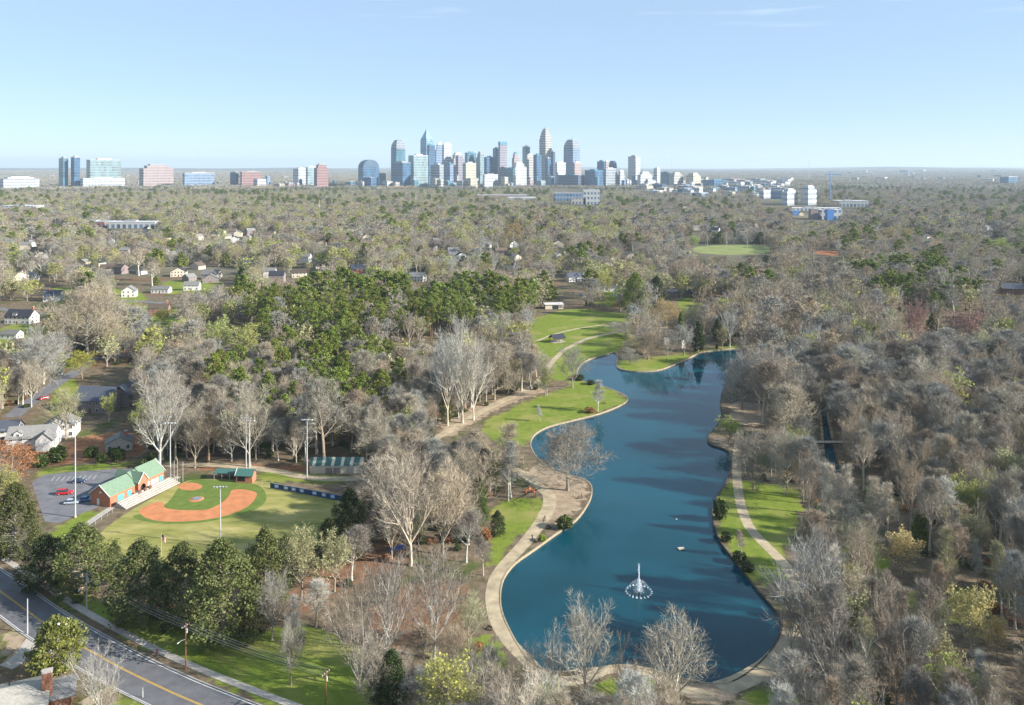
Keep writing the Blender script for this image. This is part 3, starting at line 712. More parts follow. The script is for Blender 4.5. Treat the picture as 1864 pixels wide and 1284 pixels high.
flatblock(1062, 1092, 346, 372, 'white', 'white apartment block in the trees below downtown', roof='white')
flatblock(1040, 1066, 361, 372, 'stone', 'beige apartment block beside the white one below downtown', roof='light')
flatblock(868, 960, 356, 364, 'rose', 'long rose low building in the trees below downtown', roof='mid')
flatblock(925, 975, 360, 370, 'white', 'white low building right of the long rose one', roof='white')
flatblock(1215, 1255, 378, 388, 'white', 'white flat-roofed building beyond the middle trees', roof='white')
flatblock(575, 610, 385, 396, 'stone', 'pale low building in the trees left of centre', roof='light')
flatblock(0, 60, 375, 388, 'white', 'white low building at the left edge', roof='white')
flatblock(180, 235, 388, 396, 'white', 'pale long building above the long white one', roof='white')
# small buildings round the foot of downtown and out over the plain
for i in range(215):
    k = i % 10
    if i < 84: u, v = R.uniform(470, 1200), R.uniform(337, 343)
    elif i < 122 or 150 <= i < 200: u, v = R.uniform(1170, 1440), R.uniform(332, 360)
    elif i < 136 or i > 205: u, v = R.uniform(1440, 1860), R.uniform(315, 332)
    else: u, v = R.uniform(0, 520), R.uniform(322, 338)
    w = R.uniform(6, 26) if not (u > 1165 and v > 331) else R.uniform(8, 42); h = R.uniform(7, 22) if i < 84 else (R.uniform(5, 12) if u > 1160 and u < 1445 and v > 330 else R.uniform(3, 7))
    fc = R.choice(['white', 'white', 'white', 'cream', 'blue', 'greyblue', 'stone', 'pink', 'teal', 'pale']); rg = 'at the foot of downtown' if i < 84 else ('in the blocks right of downtown' if i < 122 or 150 <= i < 200 else ('on the far right plain' if i < 136 or i > 205 else 'on the far left plain'))
    cn = {'white': 'white', 'cream': 'cream', 'blue': 'dark blue', 'greyblue': 'grey-blue', 'stone': 'beige', 'pink': 'pinkish', 'teal': 'teal', 'pale': 'pale green'}[fc]
    w *= .72
    flatblock(u-w/2, u+w/2, v-h, v, fc, f'{"wide" if w > 16 else "narrow"} low {cn} building {rg}', f'low buildings {rg}', R.choice(['white', 'light', 'mid']), rz=R.uniform(-.95, -.6))
# masts and a crane
def mast(u, vb, vt, label, D):
    s = D/F; x = (u-CU)*s; zt = CAMH+(HZ-vt)*s; root = empty('radio_mast', (x, D, 0), 0, label, 'radio mast'); r = s*.35
    m_ = MB()
    for q in range(3):
        t = 2*PI*q/3; m_.tube([(r*1.6*math.cos(t), r*1.6*math.sin(t), -1), (r*.5*math.cos(t), r*.5*math.sin(t), zt)], r*.4, 4)
    m_.build('lattice_leg', M['galv'], root); b_ = MB()
    for k in range(14):
        z = zt*k/14; q = r*(1.6-1.1*k/14); b_.tube([(q, 0, z), (-q*.5, q*.87, z+zt/28), (-q*.5, -q*.87, z+zt/14), (q, 0, z+zt/14)], r*.22, 4)
    b_.build('bracing', M['galv'], root); MB().tube([(0, 0, zt), (0, 0, zt*1.06)], r*.3, 4).build('aerial', M['galv'], root)
mast(1473, 330, 291, 'thin radio mast on the far right plain', 6500); mast(1223, 325, 284, 'thin radio mast right of the lone striped tower', 7500)
mast(581, 392, 366, 'grey mast rising from the trees left of centre', 1880); mast(757, 375, 354, 'grey mast rising from the trees below downtown', 2400)
def crane():
    D = 2350; s = D/F; x = (1511-CU)*s; zt = CAMH+(HZ-318)*s; root = empty('tower_crane', (x, D, 0), 0, 'blue tower crane right of the twin white blocks', 'crane')
    MB().tube([(0, 0, 0), (0, 0, zt)], 1.1, 4).build('mast', M['bluevinyl'], root); MB().tube([(-14, 0, zt), (34, 6, zt)], .9, 4).build('jib', M['bluevinyl'], root)
    MB().box(-14, -10, -1.5, 1.5, zt-4, zt-1).build('counterweight', M['concrete'], root); MB().tube([(0, 0, zt), (0, 0, zt+9)], .7, 4).build('apex', M['bluevinyl'], root)
    MB().tube([(-12, 0, zt+.5), (0, 0, zt+9), (28, 5, zt+.5)], .25, 3).build('tie_rod', M['bluevinyl'], root); MB().box(.8, 3, -1, 1, zt-3.4, zt-1).build('cab', M['white'], root)
crane()
# ------------------------------------------------------------------ houses
WIN = {}; VIEW = []     # VIEW: what must stay visible of each house
def window_mesh(w, h):
    k = (round(w, 1), round(h, 1))
    if k not in WIN:
        f = MB(); t = .09
        f.box(-w/2-t, w/2+t, -.06, .02, -t, 0).box(-w/2-t, w/2+t, -.06, .02, h, h+t).box(-w/2-t, -w/2, -.06, .02, 0, h).box(w/2, w/2+t, -.06, .02, 0, h).box(-.03, .03, -.05, .02, 0, h)
        g = MB().box(-w/2, w/2, -.02, .03, 0, h)
        WIN[k] = (f.mesh('window_frame', M['white']), g.mesh('window_glass', M['glass']))
    return WIN[k]
def add_window(root, x, y, z, rz, w=1.1, h=1.4):
    f, g = window_mesh(w, h); o = link('window', f, root, (x, y, z), rz); link('pane', g, o); return o
def gable(mb, x0, x1, y0, y1, ze, zr, over=.4, th=.22, axis='x'):
    """two roof slabs, ridge along x (or y)"""
    def P(a, b, z): return (a, b, z) if axis == 'x' else (b, a, z)
    a0, a1, b0, b1 = (x0, x1, y0, y1) if axis == 'x' else (y0, y1, x0, x1)
    a0 -= over; a1 += over; bm = (b0+b1)/2; sl = (zr-ze)/(bm-b0); 
    for sg, bb in ((-1, b0-over), (1, b1+over)):
        zl = ze-over*sl
        lo, hi = (bb, zl), (bm, zr)
        q = [P(a0, lo[0], lo[1]+th), P(a1, lo[0], lo[1]+th), P(a1, hi[0], hi[1]+th), P(a0, hi[0], hi[1]+th)]
        u = [P(a0, lo[0], lo[1]), P(a1, lo[0], lo[1]), P(a1, hi[0], hi[1]), P(a0, hi[0], hi[1])]
        flip = (sg < 0) == (axis == 'x')
        mb.face(q if flip else q[::-1]); mb.face(u[::-1] if flip else u)
        mb.face([u[0], u[1], q[1], q[0]]); mb.face([u[3], u[0], q[0], q[3]]); mb.face([u[1], u[2], q[2], q[1]])
    return mb
def gable_wall(mb, x0, x1, y0, y1, ze, zr, axis='x'):
    mb.prism([(x0, y0), (x1, y0), (x1, y1), (x0, y1)], -.3, ze, cap=False)
    if axis == 'x':
        ym = (y0+y1)/2
        mb.face([(x0, y1, ze), (x0, y0, ze), (x0, ym, zr)]); mb.face([(x1, y0, ze), (x1, y1, ze), (x1, ym, zr)])
    else:
        xm = (x0+x1)/2
        mb.face([(x0, y0, ze), (x1, y0, ze), (xm, y0, zr)]); mb.face([(x1, y1, ze), (x0, y1, ze), (xm, y1, zr)])
    return mb
def house(u, v, L, W, he, rise, rz, wall, roof, label, group=None, axis='x', wings=(), chimney=None, dormers=(), door=True, windows=True, name='house', cat='house'):
    x, y = gp(u, v); root = empty(name, (x, y, 0), rz, label, cat, group); OCC.append((x, y, L*.55)); s_ = F/y; k_ = .35 if group is None else .85; VIEW.append([(u-L*.48*s_, v-(he+rise)*s_), (u+L*.48*s_, v-(he+rise)*s_), (u+L*.48*s_, v-he*k_*s_), (u-L*.48*s_, v-he*k_*s_)])
    wm, rm = M[wall], M[roof]
    wmb, rmb = MB(), MB(); gable_wall(wmb, -L/2, L/2, -W/2, W/2, he, he+rise, axis); gable(rmb, -L/2, L/2, -W/2, W/2, he, he+rise, axis=axis)
    for (x0, x1, y0, y1, h2, r2, ax) in wings:
        gable_wall(wmb, x0, x1, y0, y1, h2, h2+r2, ax); gable(rmb, x0, x1, y0, y1, h2+.003, h2+r2+.004, axis=ax)
    wmb.build('wall', wm, root); ro = rmb.build('roof', rm, root)
    if chimney:
        cx, cy_, h = chimney; c = MB().box(cx-.55, cx+.55, cy_-.55, cy_+.55, he, h).build('chimney', M['brick'], ro); MB().box(cx-.65, cx+.65, cy_-.65, cy_+.65, h, h+.2).build('chimney_cap', M['concrete'], root)
    for (dx, w, z0) in dormers:   # little gabled dormers on the side facing -y
        d = MB(); gable_wall(d, dx-w/2, dx+w/2, -W/2+.6, -.3, z0+1.5, z0+2.5, 'y'); o = d.build('dormer', M['white'], root)
        gable(MB(), dx-w/2, dx+w/2, -W/2+.6, -.2, z0+1.5, z0+2.5, .2, .12, 'y').build('dormer_roof', rm, o); 
        add_window(root, dx, -W/2+.58, z0+.3, 0, .9, 1.0)
    if windows:
        fl = 1 if he < 4 else 2
        for k in range(fl):
            z = .9+k*2.8; n = max(2, int(L/3))
            for i in range(n):
                wx = -L/2+L*(i+.5)/n
                if not (door and k == 0 and i == n//2): add_window(root, wx, -W/2-.02, z, 0)
            for sx in (1, -1):
                for wy in (-W*.2, W*.2): add_window(root, sx*(L/2+.02), wy, z, PI/2*sx)
        if axis == 'x' and rise > 2: add_window(root, L/2+.02, 0, he+.3, PI/2, .8, 1.0)
    if door:
        d = MB().box(-.5, .5, -W/2-.07, -W/2+.02, 0, 2.1).build('door', M['redwood'], root); MB().box(.3, .38, -W/2-.12, -W/2-.07, .95, 1.03).build('handle', M['galv'], d)
    return root
house(40, 588, 19, 10, 5.2, 4.2, -.12, 'white', 'darkroof', 'white house with a black roof and pale dormer at the left edge', dormers=[(-2.5, 3.2, 5.6)], chimney=(8.5, 0, 11.5))
house(22, 616, 11, 7, 3.2, 2.2, -.12, 'white', 'grayroof', 'small white garage below the black-roofed house at the left edge', door=False)
house(98, 548, 13, 9, 5.4, 3.2, .1, 'white', 'blueroof', 'white house with a dark blue roof behind the black-roofed house', chimney=(-4, 0, 10.5))
house(236, 540, 11, 9, 5.2, 3.8, .2, 'white', 'grayroof', 'white gabled house in front of the grey roofs up the left hill', axis='y')
house(294, 533, 15, 8, 3.4, 2.4, 0, 'white', 'grayroof', 'white low house with a grey roof right of the white gabled one')
house(326, 503, 15, 9, 5, 4, .25, 'cream', 'darkroof', 'cream house with a steep dark roof, left of two cream gables', axis='y')
house(385, 508, 17, 10, 5, 4, -.1, 'cream', 'grayroof', 'cream house with a wide grey roof right of the steep dark one', wings=((3, 9, -8, -4, 4.6, 2.6, 'y'),))
house(350, 528, 13, 8, 4.6, 3, .1, 'white', 'grayroof', 'white house under the two cream gabled houses')
house(290, 573, 14, 9, 5.4, 2.6, .15, 'brick2', 'brownroof', 'brown brick house in the trees behind the ball field wood', chimney=(5, 2, 10))
house(180, 745, 17, 13, 5.6, 4.6, -.12, 'brownwall', 'blueroof', 'large house with a slate-blue roof beside the side street', wings=((3, 12, 4, 15, 5.6, 4.0, 'y'),))
house(62, 812, 17, 9, 4.6, 3.4, .22, 'white', 'grayroof', 'white house with a long grey roof left of the red earth', wings=((3, 9, -8, -3.5, 4.4, 2.7, 'y'),), dormers=[(-4.5, 3, 4.8)])
house(112, 792, 12, 9, 5, 3.4, .25, 'white', 'grayroof', 'white gabled house behind the long grey-roofed one', axis='y')
house(12, 800, 10, 8, 4.6, 3, .2, 'white', 'blueroof', 'white house with a blue-grey roof at the left edge above the orange tree')
house(218, 817, 9.5, 7, 3.2, 2.2, .35, 'beige', 'grayroof', 'small pale-roofed house at the edge of the bare red earth', axis='y', chimney=(2, 1, 6.4))
house(1046, 512, 15, 9, 4.6, 3.4, .3, 'white', 'blueroof', 'pale house with a blue roof beyond the pines')
house(1108, 530, 14, 8, 3.6, 2.2, 0, 'white', 'grayroof', 'white low house beyond the upper meadow')
house(1235, 540, 24, 10, 4, 2.2, 0, 'brownwall', 'darkroof', 'long dark-roofed house beyond the golden tree', windows=False)
house(652, 497, 15, 9, 5, 3.6, .3, 'brick2', 'blueroof', 'house with a dark blue roof showing above the pines')
house(760, 512, 15, 9, 5, 3.4, -.3, 'white', 'grayroof', 'white house with a grey roof showing above the pines')
house(545, 505, 14, 9, 5, 3.4, .2, 'cream', 'brownroof', 'cream house with a brown roof left of the pines')
house(1450, 532, 15, 9, 4, 2.4, .2, 'beige', 'brownroof', 'beige house in the trees left of the right pines')
house(1845, 535, 20, 11, 5, 4, -.3, 'brick2', 'blueroof', 'dark-roofed house at the right edge among trees')
house(1800, 420, 18, 11, 5, 4, .3, 'white', 'grayroof', 'white house far off at the right')
# bottom left: low hip-roofed house with a tall brick chimney
def corner_house():
    x, y = gp(4, 1300); root = empty('house', (x, y, 0), .42, 'low house with a grey roof and tall brick chimney in the bottom left corner', 'house'); OCC.append((x, y, 9))
    gable_wall(MB(), -12, 8, -5, 5, 3, 4.9, 'x').build('wall', M['beige'], root); gable(MB(), -12, 8, -5, 5, 3, 4.9, .6).build('roof', mat('pale_shingle', (.36, .34, .30), .9, .15, 2, .2), root)
    MB().box(7.2, 9.0, -2.6, -1.2, -.2, 7.6).build('chimney', M['brick2'], root); MB().box(7.1, 9.1, -2.7, -1.1, 7.6, 7.85).build('chimney_cap', M['concrete'], root)
    gable(MB(), 8.2, 13, -3.5, 4, 2.4, 3.2, .3).build('porch_roof', M['grayroof'], root); gable_wall(MB(), 8.9, 12.6, -3, 3.5, 2.4, 3.1, 'x').build('porch_wall', M['brick2'], root)
    for i in range(4): add_window(root, -9+4*i, -5.02, 1, 0, 1.4, 1.2)
    for i in range(2): MB().tube([(-4+5*i, 1.8, 4.1), (-4+5*i, 1.8, 5.0)], .14, 8).build('vent_pipe', M['black'], root)
    MB().box(1, 2, -5.08, -5.0, 0, 2.1).build('door', M['redwood'], root)
corner_house()
# houses scattered through the trees farther off
HC = [('white', 'white'), ('cream', 'cream'), ('beige', 'beige'), ('brownwall', 'brown'), ('white', 'white'), ('beige', 'beige')]
def far_house(u, v, where):
    w, wn_ = R.choice(HC); rf, rn = R.choice([('grayroof', 'grey'), ('grayroof', 'grey'), ('brownroof', 'brown'), ('darkroof', 'black'), ('grayroof', 'grey')]); D = F*CAMH/(v-HZ); big = R.uniform(.75, 1.15)
    house(u, v, 13*big, 9*big, R.choice([4, 5.6, 6.5]), 3.4*big, R.uniform(-.7, .7), w, rf, f'{wn_} house with a {rn} roof {where}', f'houses {where}', axis=R.choice('xy'), windows=D < 800, door=D < 800)
for i in range(38): far_house(R.uniform(0, 520), R.uniform(420, 515), 'among the trees of the left hillside')
for i in range(26): far_house(R.uniform(520, 1250), R.uniform(410, 490), 'among the trees beyond the pines')
for i in range(22): far_house(R.uniform(1250, 1850), R.uniform(392, 440), 'among the far trees on the right')
for i in range(26): far_house(R.uniform(0, 700), R.uniform(362, 415), 'far off among the left trees')
def leafquads(C, size, droop=0.0, up=0.0):
    C = np.asarray(C, np.float32); n = len(C); s = np.asarray(size, np.float32)*np.ones(n, np.float32)*NR.uniform(.6, 1.4, n).astype(np.float32)
    N = NR.normal(size=(n, 3)); N[:, 2] += up; N /= np.linalg.norm(N, axis=1)[:, None]
    A = np.cross(N, NR.normal(size=(n, 3))); A /= np.linalg.norm(A, axis=1)[:, None]; B = np.cross(N, A)
    A = A*s[:, None]*.5; B = B*s[:, None]*.5*NR.uniform(.5, 1, (n, 1))
    V = np.stack([C-A-B*.4, C-B+A*.2, C+A+B*.4, C+B-A*.2], 1).reshape(-1, 3)
    return V, np.arange(4*n).reshape(-1, 4)
# ------------------------------------------------------------------ ball-field buildings
def pavilion():
    x, y = gp(165, 917); rz = math.atan2(21.2, 8.2); root = empty('brick_pavilion', (x, y, 0), rz, 'brick pavilion with green roof and arched gable beside the parking lot', 'pavilion'); OCC.append((x+3, y+10, 12))
    L, W, he, zr = 23.0, 8.4, 3.7, 6.7
    wl_ = MB(); gable_wall(wl_, 0, L, -W, 0, he, zr, 'x'); wl_.build('wall', M['brick'], root)
    rf = gable(MB(), 0, 10.4, -W, 0, he, zr-.25, .35).build('roof', M['greenroof'], root); gable(MB(), 14.4, L, -W, 0, he+.35, zr+.55, .35).build('roof', M['greenroof'], root)
    gable(MB(), 10.75, 14.05, -W, 0, he+.15, zr+.1, .0).build('roof', M['greenroof'], root)
    for xx in (-.42, L+.36):
        zo = -.25 if xx < 0 else .55
        b = MB()
        for s in (-1, 1): b.tube([(xx, -W/2+s*(W/2+.4), he-.05+zo*.6), (xx, -W/2, zr+.28+zo)], .16, 4)
        b.build('white_verge', M['white'], root)
    # arched entrance gable on the field side
    g = MB(); x0, x1, yf = 10.3, 14.5, -W-1.3; xm = 12.4; n = 10; aw, ah = 1.15, 2.3
    arc = [(xm+aw*math.cos(PI*k/n), ah+aw*math.sin(PI*k/n)) for k in range(n+1)]
    out = [(x1, 0), (x1, 4.4), (xm, 7.0), (x0, 4.4), (x0, 0), (xm-aw, 0)]+arc[::-1]+[(xm+aw, 0)]
    tri = geometry.tessellate_polygon([[Vector((a, b, 0)) for a, b in out]])
    for t in tri: g.face([(out[i][0], yf, out[i][1]) for i in t])
    g.face([(x0, yf, 0), (x0, yf, 4.4), (x0, -W, 4.4), (x0, -W, 0)]); g.face([(x1, yf, 0), (x1, -W, 0), (x1, -W, 4.4), (x1, yf, 4.4)])
    for (a, b), (c, d) in zip(arc, arc[1:]): g.face([(a, yf, b), (c, yf, d), (c, yf+.5, d), (a, yf+.5, b)])
    g.build('entrance_gable', M['brick'], root); gable(MB(), x0, x1, yf, -W/2, 4.4, 7.0, .25, .2, 'y').build('gable_roof', M['greenroof'], root)
    v_ = MB()
    for s in (-1, 1): v_.tube([(xm+s*(x1-xm+.25), yf-.3, 4.2), (xm, yf-.3, 7.25)], .13, 4)
    v_.build('white_verge', M['white'], root); MB().box(xm-aw, xm+aw, -W-.06, -W-.01, 0, 3.4).build('doorway', M['glass'], root)
    for xa, w, c in ((4.2, 2.6, 'teal'), (7.8, 1.7, 'teal'), (15.6, 1.5, 'lampglass'), (17.8, 1.5, 'lampglass'), (19.7, 1.1, 'lampglass'), (21.6, 1.5, 'teal')):
        s = MB().box(xa-w/2, xa+w/2, -W-.1, -W-.005, 1.0, 2.7).build('shutter', M[c], root); MB().box(xa-w/2-.1, xa+w/2+.1, -W-.14, -W-.006, .86, .98).build('sill', M['white'], s)
    d = MB().box(-.06, .02, -W/2+.4, -W/2+1.4, 0, 2.1).build('door', M['white'], root); MB().box(-.1, -.06, -W/2+1.2, -W/2+1.28, 1, 1.1).build('handle', M['galv'], d)
    MB().box(-.05, .02, -W/2-.4, -W/2+.3, 3.9, 4.6).build('gable_vent', M['white'], root)
    # rear cross gable
    gable(MB(), 11.8, 14.8, -3, 2.6, 4.0, 6.3, .2, .2, 'y').build('gable_roof', M['greenroof'], root); gable_wall(MB(), 11.8, 14.8, -1, 2.4, 4.0, 6.2, 'y').build('rear_wall', M['brick'], root)
    # terraced concrete seats along the field side
    bl = empty('bleachers', (x, y, 0), rz, 'concrete terraced seats between the brick pavilion and the infield', 'bleachers')
    for k in range(5): MB().box(.6, L+1.2, -W-1.7-.85*(k+1), -W-1.7-.85*k, -.1, 1.75-.34*k).build('seat_row', M['concrete'], bl)
    for xx in (.5, 8.6, 16.4, L+1.2):
        r_ = MB(); r_.tube([(xx, -W-1.7, 1.7), (xx, -W-1.7, 2.7), (xx, -W-5.9, 1.3), (xx, -W-5.9, .2)], .04, 5); r_.build('railing', M['galv'], bl)
    for xx in (9.6, 12.0, 14.0): MB().box(xx-.5, xx+.5, -W-3.0, -W-2.2, 1.4, 2.3).build('seat_box', M['wood'], bl)
pavilion()
def shed():
    x, y = gp(611, 862); root = empty('green_striped_shed', (x, y+3, 0), 0, 'long tan shed with a green striped metal roof behind the ball field', 'shed'); OCC.append((x, y+3, 11)); L, W = 18.6, 6.4
    gable_wall(MB(), -L/2, L/2, -W/2, W/2, 2.7, 4.6, 'x').build('wall', M['beige'], root)
    n = 17
    for i in range(n):
        a, b = -L/2-.3+(L+.6)*i/n, -L/2-.3+(L+.6)*(i+1)/n
        gable(MB(), a+.01, b-.01, -W/2, W/2, 2.75, 4.7, 0.0, .12).build('roof_panel', M['cream'] if i % 3 == 1 else M['greenmetal'], root)
    MB().box(L/2+.02, L/2+.08, -1.2, 1.2, 0, 2.4).build('door', M['cream'], root)
    for i in range(2): MB().box(-3.6+2.9*i, -1.2+2.9*i, -W/2-.06, -W/2-.01, 0, 2.1).build('roller_door', M['brownwall'], root)
shed()
def dugout():
    x, y = gp(392, 872); root = empty('dugout', (x, y, 0), -.06, 'open dugout with a low green roof behind home plate', 'dugout'); OCC.append((x+4, y+2, 8)); L = 11
    MB().box(0, L, 1.6, 1.8, 0, 2.3).build('back_wall', M['brownwall'], root); MB().face([(-.3, -1.2, 2.5), (L+.3, -1.2, 2.5), (L+.3, 2.2, 3.0), (-.3, 2.2, 3.0)]).face([(-.3, 2.2, 2.85), (L+.3, 2.2, 2.85), (L+.3, -1.2, 2.35), (-.3, -1.2, 2.35)]).face([(-.3, -1.2, 2.35), (L+.3, -1.2, 2.35), (L+.3, -1.2, 2.5), (-.3, -1.2, 2.5)]).build('roof', M['greenmetal'], root)
    for i in range(5): MB().tube([(i*L/4, -1, 0), (i*L/4, -1, 2.45)], .06, 6).build('post', M['galv'], root)
    MB().box(.4, L-.4, .9, 1.4, .4, .5).build('bench', M['wood'], root)
    x, y = gp(448, 876); r2 = empty('scorer_hut', (x, y, 0), -.1, 'small brick hut with a green roof and bright right gable beside the dugout', 'hut'); OCC.append((x, y, 4))
    gable_wall(MB(), -2.9, 2.9, -1.8, 1.8, 2.6, 4.2, 'x').build('wall', M['brick'], r2); gable(MB(), -2.9, 2.9, -1.8, 1.8, 2.6, 4.2, .3).build('roof', M['greenmetal'], r2)
    MB().box(-2.3, .4, -1.86, -1.8, .6, 2.2).build('hatch', M['black'], r2); v_ = MB()
    for s in (-1, 1): v_.tube([(-3.25, s*2.1, 2.5), (-3.25, 0, 4.45)], .1, 4)
    v_.build('white_verge', M['white'], r2)
dugout()
def disc_post(n, u, v): pass
# scoreboard banners and wind screen on the right-field fence
def fence(pts, h, label, screen=None, name='chain_link_fence', step=3.0):
    q = [Vector((*p, 0)) for p in gpoly(pts)]; root = empty(name, tuple(q[0]), 0, label, 'fence'); o0 = q[0]; rail = MB()
    post = MB().tube([(0, 0, -.2), (0, 0, h)], .045, 5).mesh('post', M['galv']); net = MB()
    for a, b in zip(q, q[1:]):
        n = max(1, int((b-a).length/step))
        for i in range(n+1): link('post', post, root, tuple(a.lerp(b, i/n)-o0))
        rail.tube([tuple(a-o0+Vector((0, 0, h))), tuple(b-o0+Vector((0, 0, h)))], .035, 4); rail.tube([tuple(a-o0+Vector((0, 0, h*.5))), tuple(b-o0+Vector((0, 0, h*.5)))], .02, 4)
        if screen:
            d = (b-a).normalized(); nn = Vector((-d.y, d.x, 0))*.06; net.face([tuple(a-o0-nn+Vector((0, 0, .08))), tuple(b-o0-nn+Vector((0, 0, .08))), tuple(b-o0-nn+Vector((0, 0, h-.05))), tuple(a-o0-nn+Vector((0, 0, h-.05)))])
            net.face([tuple(b-o0-nn*1.2+Vector((0, 0, .08))), tuple(a-o0-nn*1.2+Vector((0, 0, .08))), tuple(a-o0-nn*1.2+Vector((0, 0, h-.05))), tuple(b-o0-nn*1.2+Vector((0, 0, h-.05)))])
    rail.build('rail', M['galv'], root)
    if screen: net.build('wind_screen', screen, root)
    return root
scr = mat('dark_blue_screen', (.035, .06, .12), .8, .15, 1)
fence([(492, 889), (560, 901), (642, 917)], 1.9, 'dark blue screened fence along right field', scr)
fence([(462, 879), (492, 889)], 1.6, 'short wire fence between the brick hut and the blue screens')
fence([(150, 972), (196, 940), (205, 934)], 1.3, 'wire fence along the left-field walk')
fence([(206, 1012), (260, 1040), (390, 1062), (470, 1040), (600, 985), (650, 935)], 1.6, 'wire outfield fence behind the row of evergreens')
def banner(u, v, i):
    a_, b_ = (gv(492, 889), gv(560, 901)) if u < 560 else (gv(560, 901), gv(642, 917)); k_ = (u-CU)/F; d = (b_-a_).normalized(); t_ = (k_*a_.y-a_.x)/(d.x-k_*d.y); q_ = a_+d*t_+Vector((d.y, -d.x, 0))*.16; x, y = q_.x, q_.y; root = empty('banner', (x, y, .45), math.atan2(d.y, d.x), ['leftmost', 'second', 'third', 'fourth', 'fifth', 'sixth', 'rightmost'][i]+' pale blue banner on the right field fence counted from the left', 'banner', 'banners on the right field fence')
    MB().box(-.95, .95, -.03, 0, 0, 1.35).build('cloth', M['bluevinyl'], root); MB().box(-.62, .62, -.035, -.031, .3, 1.05).build('white_panel', M['white'], root)
for i, (u, v) in enumerate([(504, 884), (521, 887), (535, 889), (550, 892), (573, 896), (590, 900), (606, 905)]): banner(u, v, i)
# ------------------------------------------------------------------ tall field lights
LM = None
def field_light(u, v, vt, label, n=6, arms=1, rz=0.0):
    global LM
    x, y = gp(u, v); h = (v-vt)/(v-HZ)*CAMH; root = empty('field_light', (x, y, 0), rz, label, 'light pole', 'field lights round the ball field')
    MB().tube([(0, 0, -.2), (0, 0, h*.5), (0, 0, h)], [.24, .19, .13], 8).build('pole', M['galv'], root); MB().tube([(0, 0, -.1), (0, 0, .5)], .42, 8).build('footing', M['concrete'], root)
    if LM is None:
        LM = (MB().tube([(0, -.1, 0), (0, -.32, -.1)], [.18, .3], 8).mesh('lamp', M['galv']), MB().tube([(0, -.325, -.102), (0, -.34, -.108)], [.29, .27], 8).mesh('lens', M['lampglass']))
    for k in range(arms):
        z = h-.3-1.3*k; MB().box(-1.9, 1.9, -.08, .08, z-.08, z+.08).build('crossarm', M['galv'], root)
        for i in range(n):
            o = link('lamp', LM[0], root, (-1.75+3.5*i/(n-1), 0, z+.2), R.uniform(-.5, .5)); link('lens', LM[1], o)
for u, v, vt, lb, n, a in [(137, 942, 766, 'tall pale light pole at the edge of the parking lot', 4, 1), (310, 874, 769, 'tall light pole behind the green-roofed brick pavilion', 4, 1), (448, 857, 760, 'left one of the twin light poles behind the dugout', 4, 1),
  (454, 860, 765, 'right one of the twin light poles behind the dugout', 4, 1), (559, 873, 763, 'tall light pole at the corner of the green striped shed', 6, 1), (401, 995, 885, 'light pole standing in the outfield edge before the evergreens', 5, 1)]:
    field_light(u, v, vt, lb, n, a)
for i, (u, v) in enumerate([(1288, 457), (1322, 450), (1360, 458), (1392, 449), (1440, 456), (1490, 452)]):
    field_light(u, v, v-27, ['first', 'second', 'third', 'fourth', 'fifth', 'sixth'][i]+' thin light pole from the left at the far sports field', 3, 1)
for i, (u, v, vt) in enumerate([(323, 880, 836), (317, 878, 840), (333, 877, 842)]):
    x, y = gp(u, v); h = (v-vt)/(v-HZ)*CAMH; r_ = empty('net_pole', (x, y, 0), 0, ['middle', 'left', 'right'][i]+' thin steel pole of the backstop net beside the bleachers', 'net pole', 'backstop net poles'); MB().tube([(0, 0, -.2), (0, 0, h)], .07, 6).build('pole', M['galv'], r_); MB().tube([(0, 0, h), (0, 0, h+.15)], .12, 6).build('cap', M['galv'], r_)
def flagpole():
    x, y = gp(294, 1012); h = 40/709*CAMH; root = empty('flagpole', (x, y, 0), 0, 'flagpole with a striped flag behind the outfield', 'flagpole'); MB().tube([(0, 0, 0), (0, 0, h)], [.06, .04], 6).build('pole', M['galv'], root); MB().tube([(0, 0, h), (0, 0, h+.15)], .09, 6).build('finial', M['yellow'], root)
    f = MB(); N = 13; Hh, Lg = 1.5, 2.3
    for s in range(N):
        mt = M['red'] if s % 2 == 0 else M['white']
        for k in range(8):
            a, b = k/8, (k+1)/8; wv = lambda t: .12*math.sin(t*7)
            z0, z1 = h-.2-Hh*(s+1)/N, h-.2-Hh*s/N; dz = lambda t: -1.0*t*t
            f.face([(a*Lg*.5+.05, wv(a), z0+dz(a)), (b*Lg*.5+.05, wv(b), z0+dz(b)), (b*Lg*.5+.05, wv(b), z1+dz(b)), (a*Lg*.5+.05, wv(a), z1+dz(a))], M['navy'] if (s < 7 and k < 3) else mt)
    f.build('flag', None, root)
flagpole()
